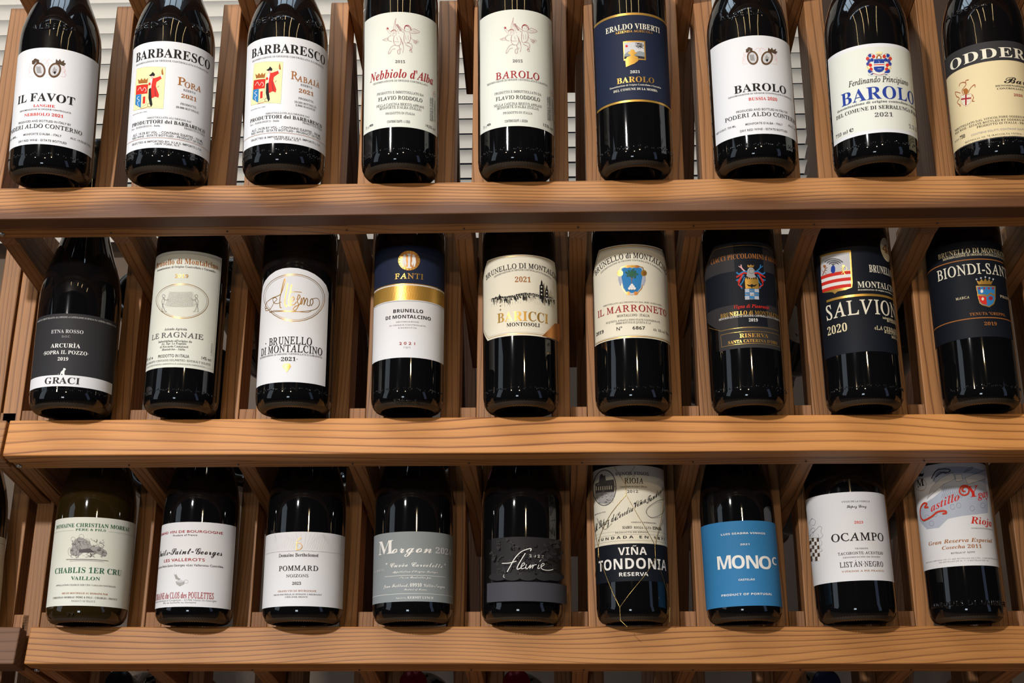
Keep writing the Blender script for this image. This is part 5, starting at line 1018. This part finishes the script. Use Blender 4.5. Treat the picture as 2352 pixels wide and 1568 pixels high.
a.text('J', 'r', 1682, 1882, 380, 52, 'astillo', rot=17); a.text('J', 'r', 1996, 2066, 326, 52, 'gay', rot=10)
a.text('J', 'r', 1950, 2088, 508, 48, 'Rioja', rot=-4)
for q in [('S', 'l', 1954, 2096, 538, 10, 'DENOMINACIÓN DE ORIGEN CALIFICADA'), ('J', 'o', 1670, 2092, 626, 30, 'Gran Reserva Especial'), ('J', 'o', 1760, 2024, 666, 27, 'Cosecha 2011'), ('S', 'g', 1820, 1980, 700, 12, 'BOTELLA Nº  027777'), ('S', 'l', 1652, 2132, 738, 9, 'EDICIÓN LIMITADA DE 131.665 BOTELLAS DE 0,75L., 2.060 BOTELLAS DE 1,5L.'), ('S', 'l', 1738, 2072, 753, 9, '206 BOTELLAS DE 3L. Y 15 BOTELLAS DE 12L.')]: a.text(*q)
a.done(); emboss(b[8], GLASS, 1690, 2176, 1050, 34, 'MARQUÉS DE MURRIETA', 2.914, 1560, 1030, depth=.0009, st='T')
def heel_marks(o, R, seed, gm):
    """raised moulding dots in the glass just above the heel"""
    random.seed(seed); bm = bmesh.new(); th = -1.25
    while th < 1.3:
        th += random.choice((.045, .05, .05, .13)); h = .0165 + random.uniform(-.0012, .0012); r = random.uniform(.0005, .0008)
        tmp = bmesh.ops.create_icosphere(bm, subdivisions=2, radius=1)['verts']
        for v in tmp:
            c = v.co.copy(); rr = R + c.z * .0005; t = th + c.x * r / R; v.co = (rr * math.sin(t), -rr * math.cos(t), h + c.y * r * 1.5)
    for f in bm.faces: f.smooth = True
    me = bpy.data.meshes.new('embossed_dots'); bm.to_mesh(me); bm.free(); me.materials.append(gm); q = link('embossed_dots', me); q.parent = o; q['kind'] = 'stuff'
for i, o in enumerate([o for o in bpy.data.objects if o.name.startswith('wine_bottle')]):
    gb = next(c for c in bpy.data.objects if c.parent == o and c.name.startswith('glass_body'))
    if i < 18: heel_marks(o, max(v.co.x for v in gb.data.vertices), i, GLASS)
# ------------------------------------------------------------------ bottles stored behind, neck down
def stored(pos, axis, kind, R, label, paper, group, gm=GLASS, cap='k', turn=0):
    S = X; Nn = -(axis.cross(X)).normalized()
    if Nn.z > 0: Nn = -Nn
    S = axis.cross(Nn).normalized() * 1
    M = frame(pos, S, -Nn, axis); o = thing('wine_bottle', label, 'bottle', M, group)
    g = link('glass_body', body_mesh(kind, R, gm)); g.parent = o; c = link('capsule', cap_mesh(kind, R, cap)); c.parent = o
    pr, nh = profile(kind, R)
    bb = dict(o=o, R=R, rad=lambda h: R, M=M, U=axis, N=Nn, S=S, A=pos)
    if paper:
        w = Wrap(bb); w.add(paper, [(-.045, .03), (.045, .03), (.045, .105), (-.045, .105)], .00015); l = w.build('label', o)
        w = Wrap(bb); w.line = None; V, Fc, wd_ = layout('RISERVA', 'B', .02)
        s_ = .04 / wd_
        for f in Fc: w.add('g', [(-.02 + V[i][0] * s_, .085 + V[i][1] * s_) for i in f], .0004)
        w.build('lettering', l)
    return o
for r in (1, 2):
    for c in range(0, 9):
        xm = (XK(c + 1) + XK(c)) / 2
        if c in (3, 4, 5) and r == 1: continue
        pos = ROW[r] + Vector((0, 0, 0)); pos = Vector((xm, ROW[r].y + .235, ROW[r].z + .105 + (.012 if c % 2 else 0) + (.0 if r == 2 else -.01)))
        stored(pos, FB, 'bordeaux', .037, '%s stored neck down behind the %s bottle of the %s row' % (('dark bottle with pale label', 'dark bottle with cream label', 'dark bottle with dim label')[(c + r) % 3], ('first', 'second', 'third', 'fourth', 'fifth', 'sixth', 'seventh', 'eighth', 'last')[c], ('', 'middle', 'lower')[r]),
               ('W', 'C', 'H')[(c + r) % 3] if c != 8 else 'x', 'bottles stored behind the display')
# capsules just under the lowest board
for c, (px, cp, what) in enumerate(((270, 'k', 'black'), (948, 'r', 'red'), (1186, 'r', 'dark red'), (1900, 'b', 'blue'))):
    Y = ROW[2].y + .085; x = xat(px, 1562, Y); d = ray(px, 1566); t = (Y - CAM.y) / d.y; z = CAM.z + d.z * t
    stored(Vector((x, Y, z)) + FB * .296, -FB, 'bordeaux', .037, 'bottle with %s capsule poking out under the lowest board, %s' % (what, ('below the far left bottle', 'below the silver-grey label', 'below the dark blossom label', 'near the right')[c]), None, 'bottles under the lowest board', cap=cp)
# the bottle of the neighbouring rack
bb = make_bottle(2, (-176, 0, 1400, -152, 30, 1120), 'burgundy', 'dark bottle cut by the left photo edge, in the neighbouring rack')
a = Art(bb, 0, 0, 1); a.rect('i', -70, 1225, -80, 1400, -150, 1300, 12, 1300); a.hline('g', 3, -70, 1240); a.done()
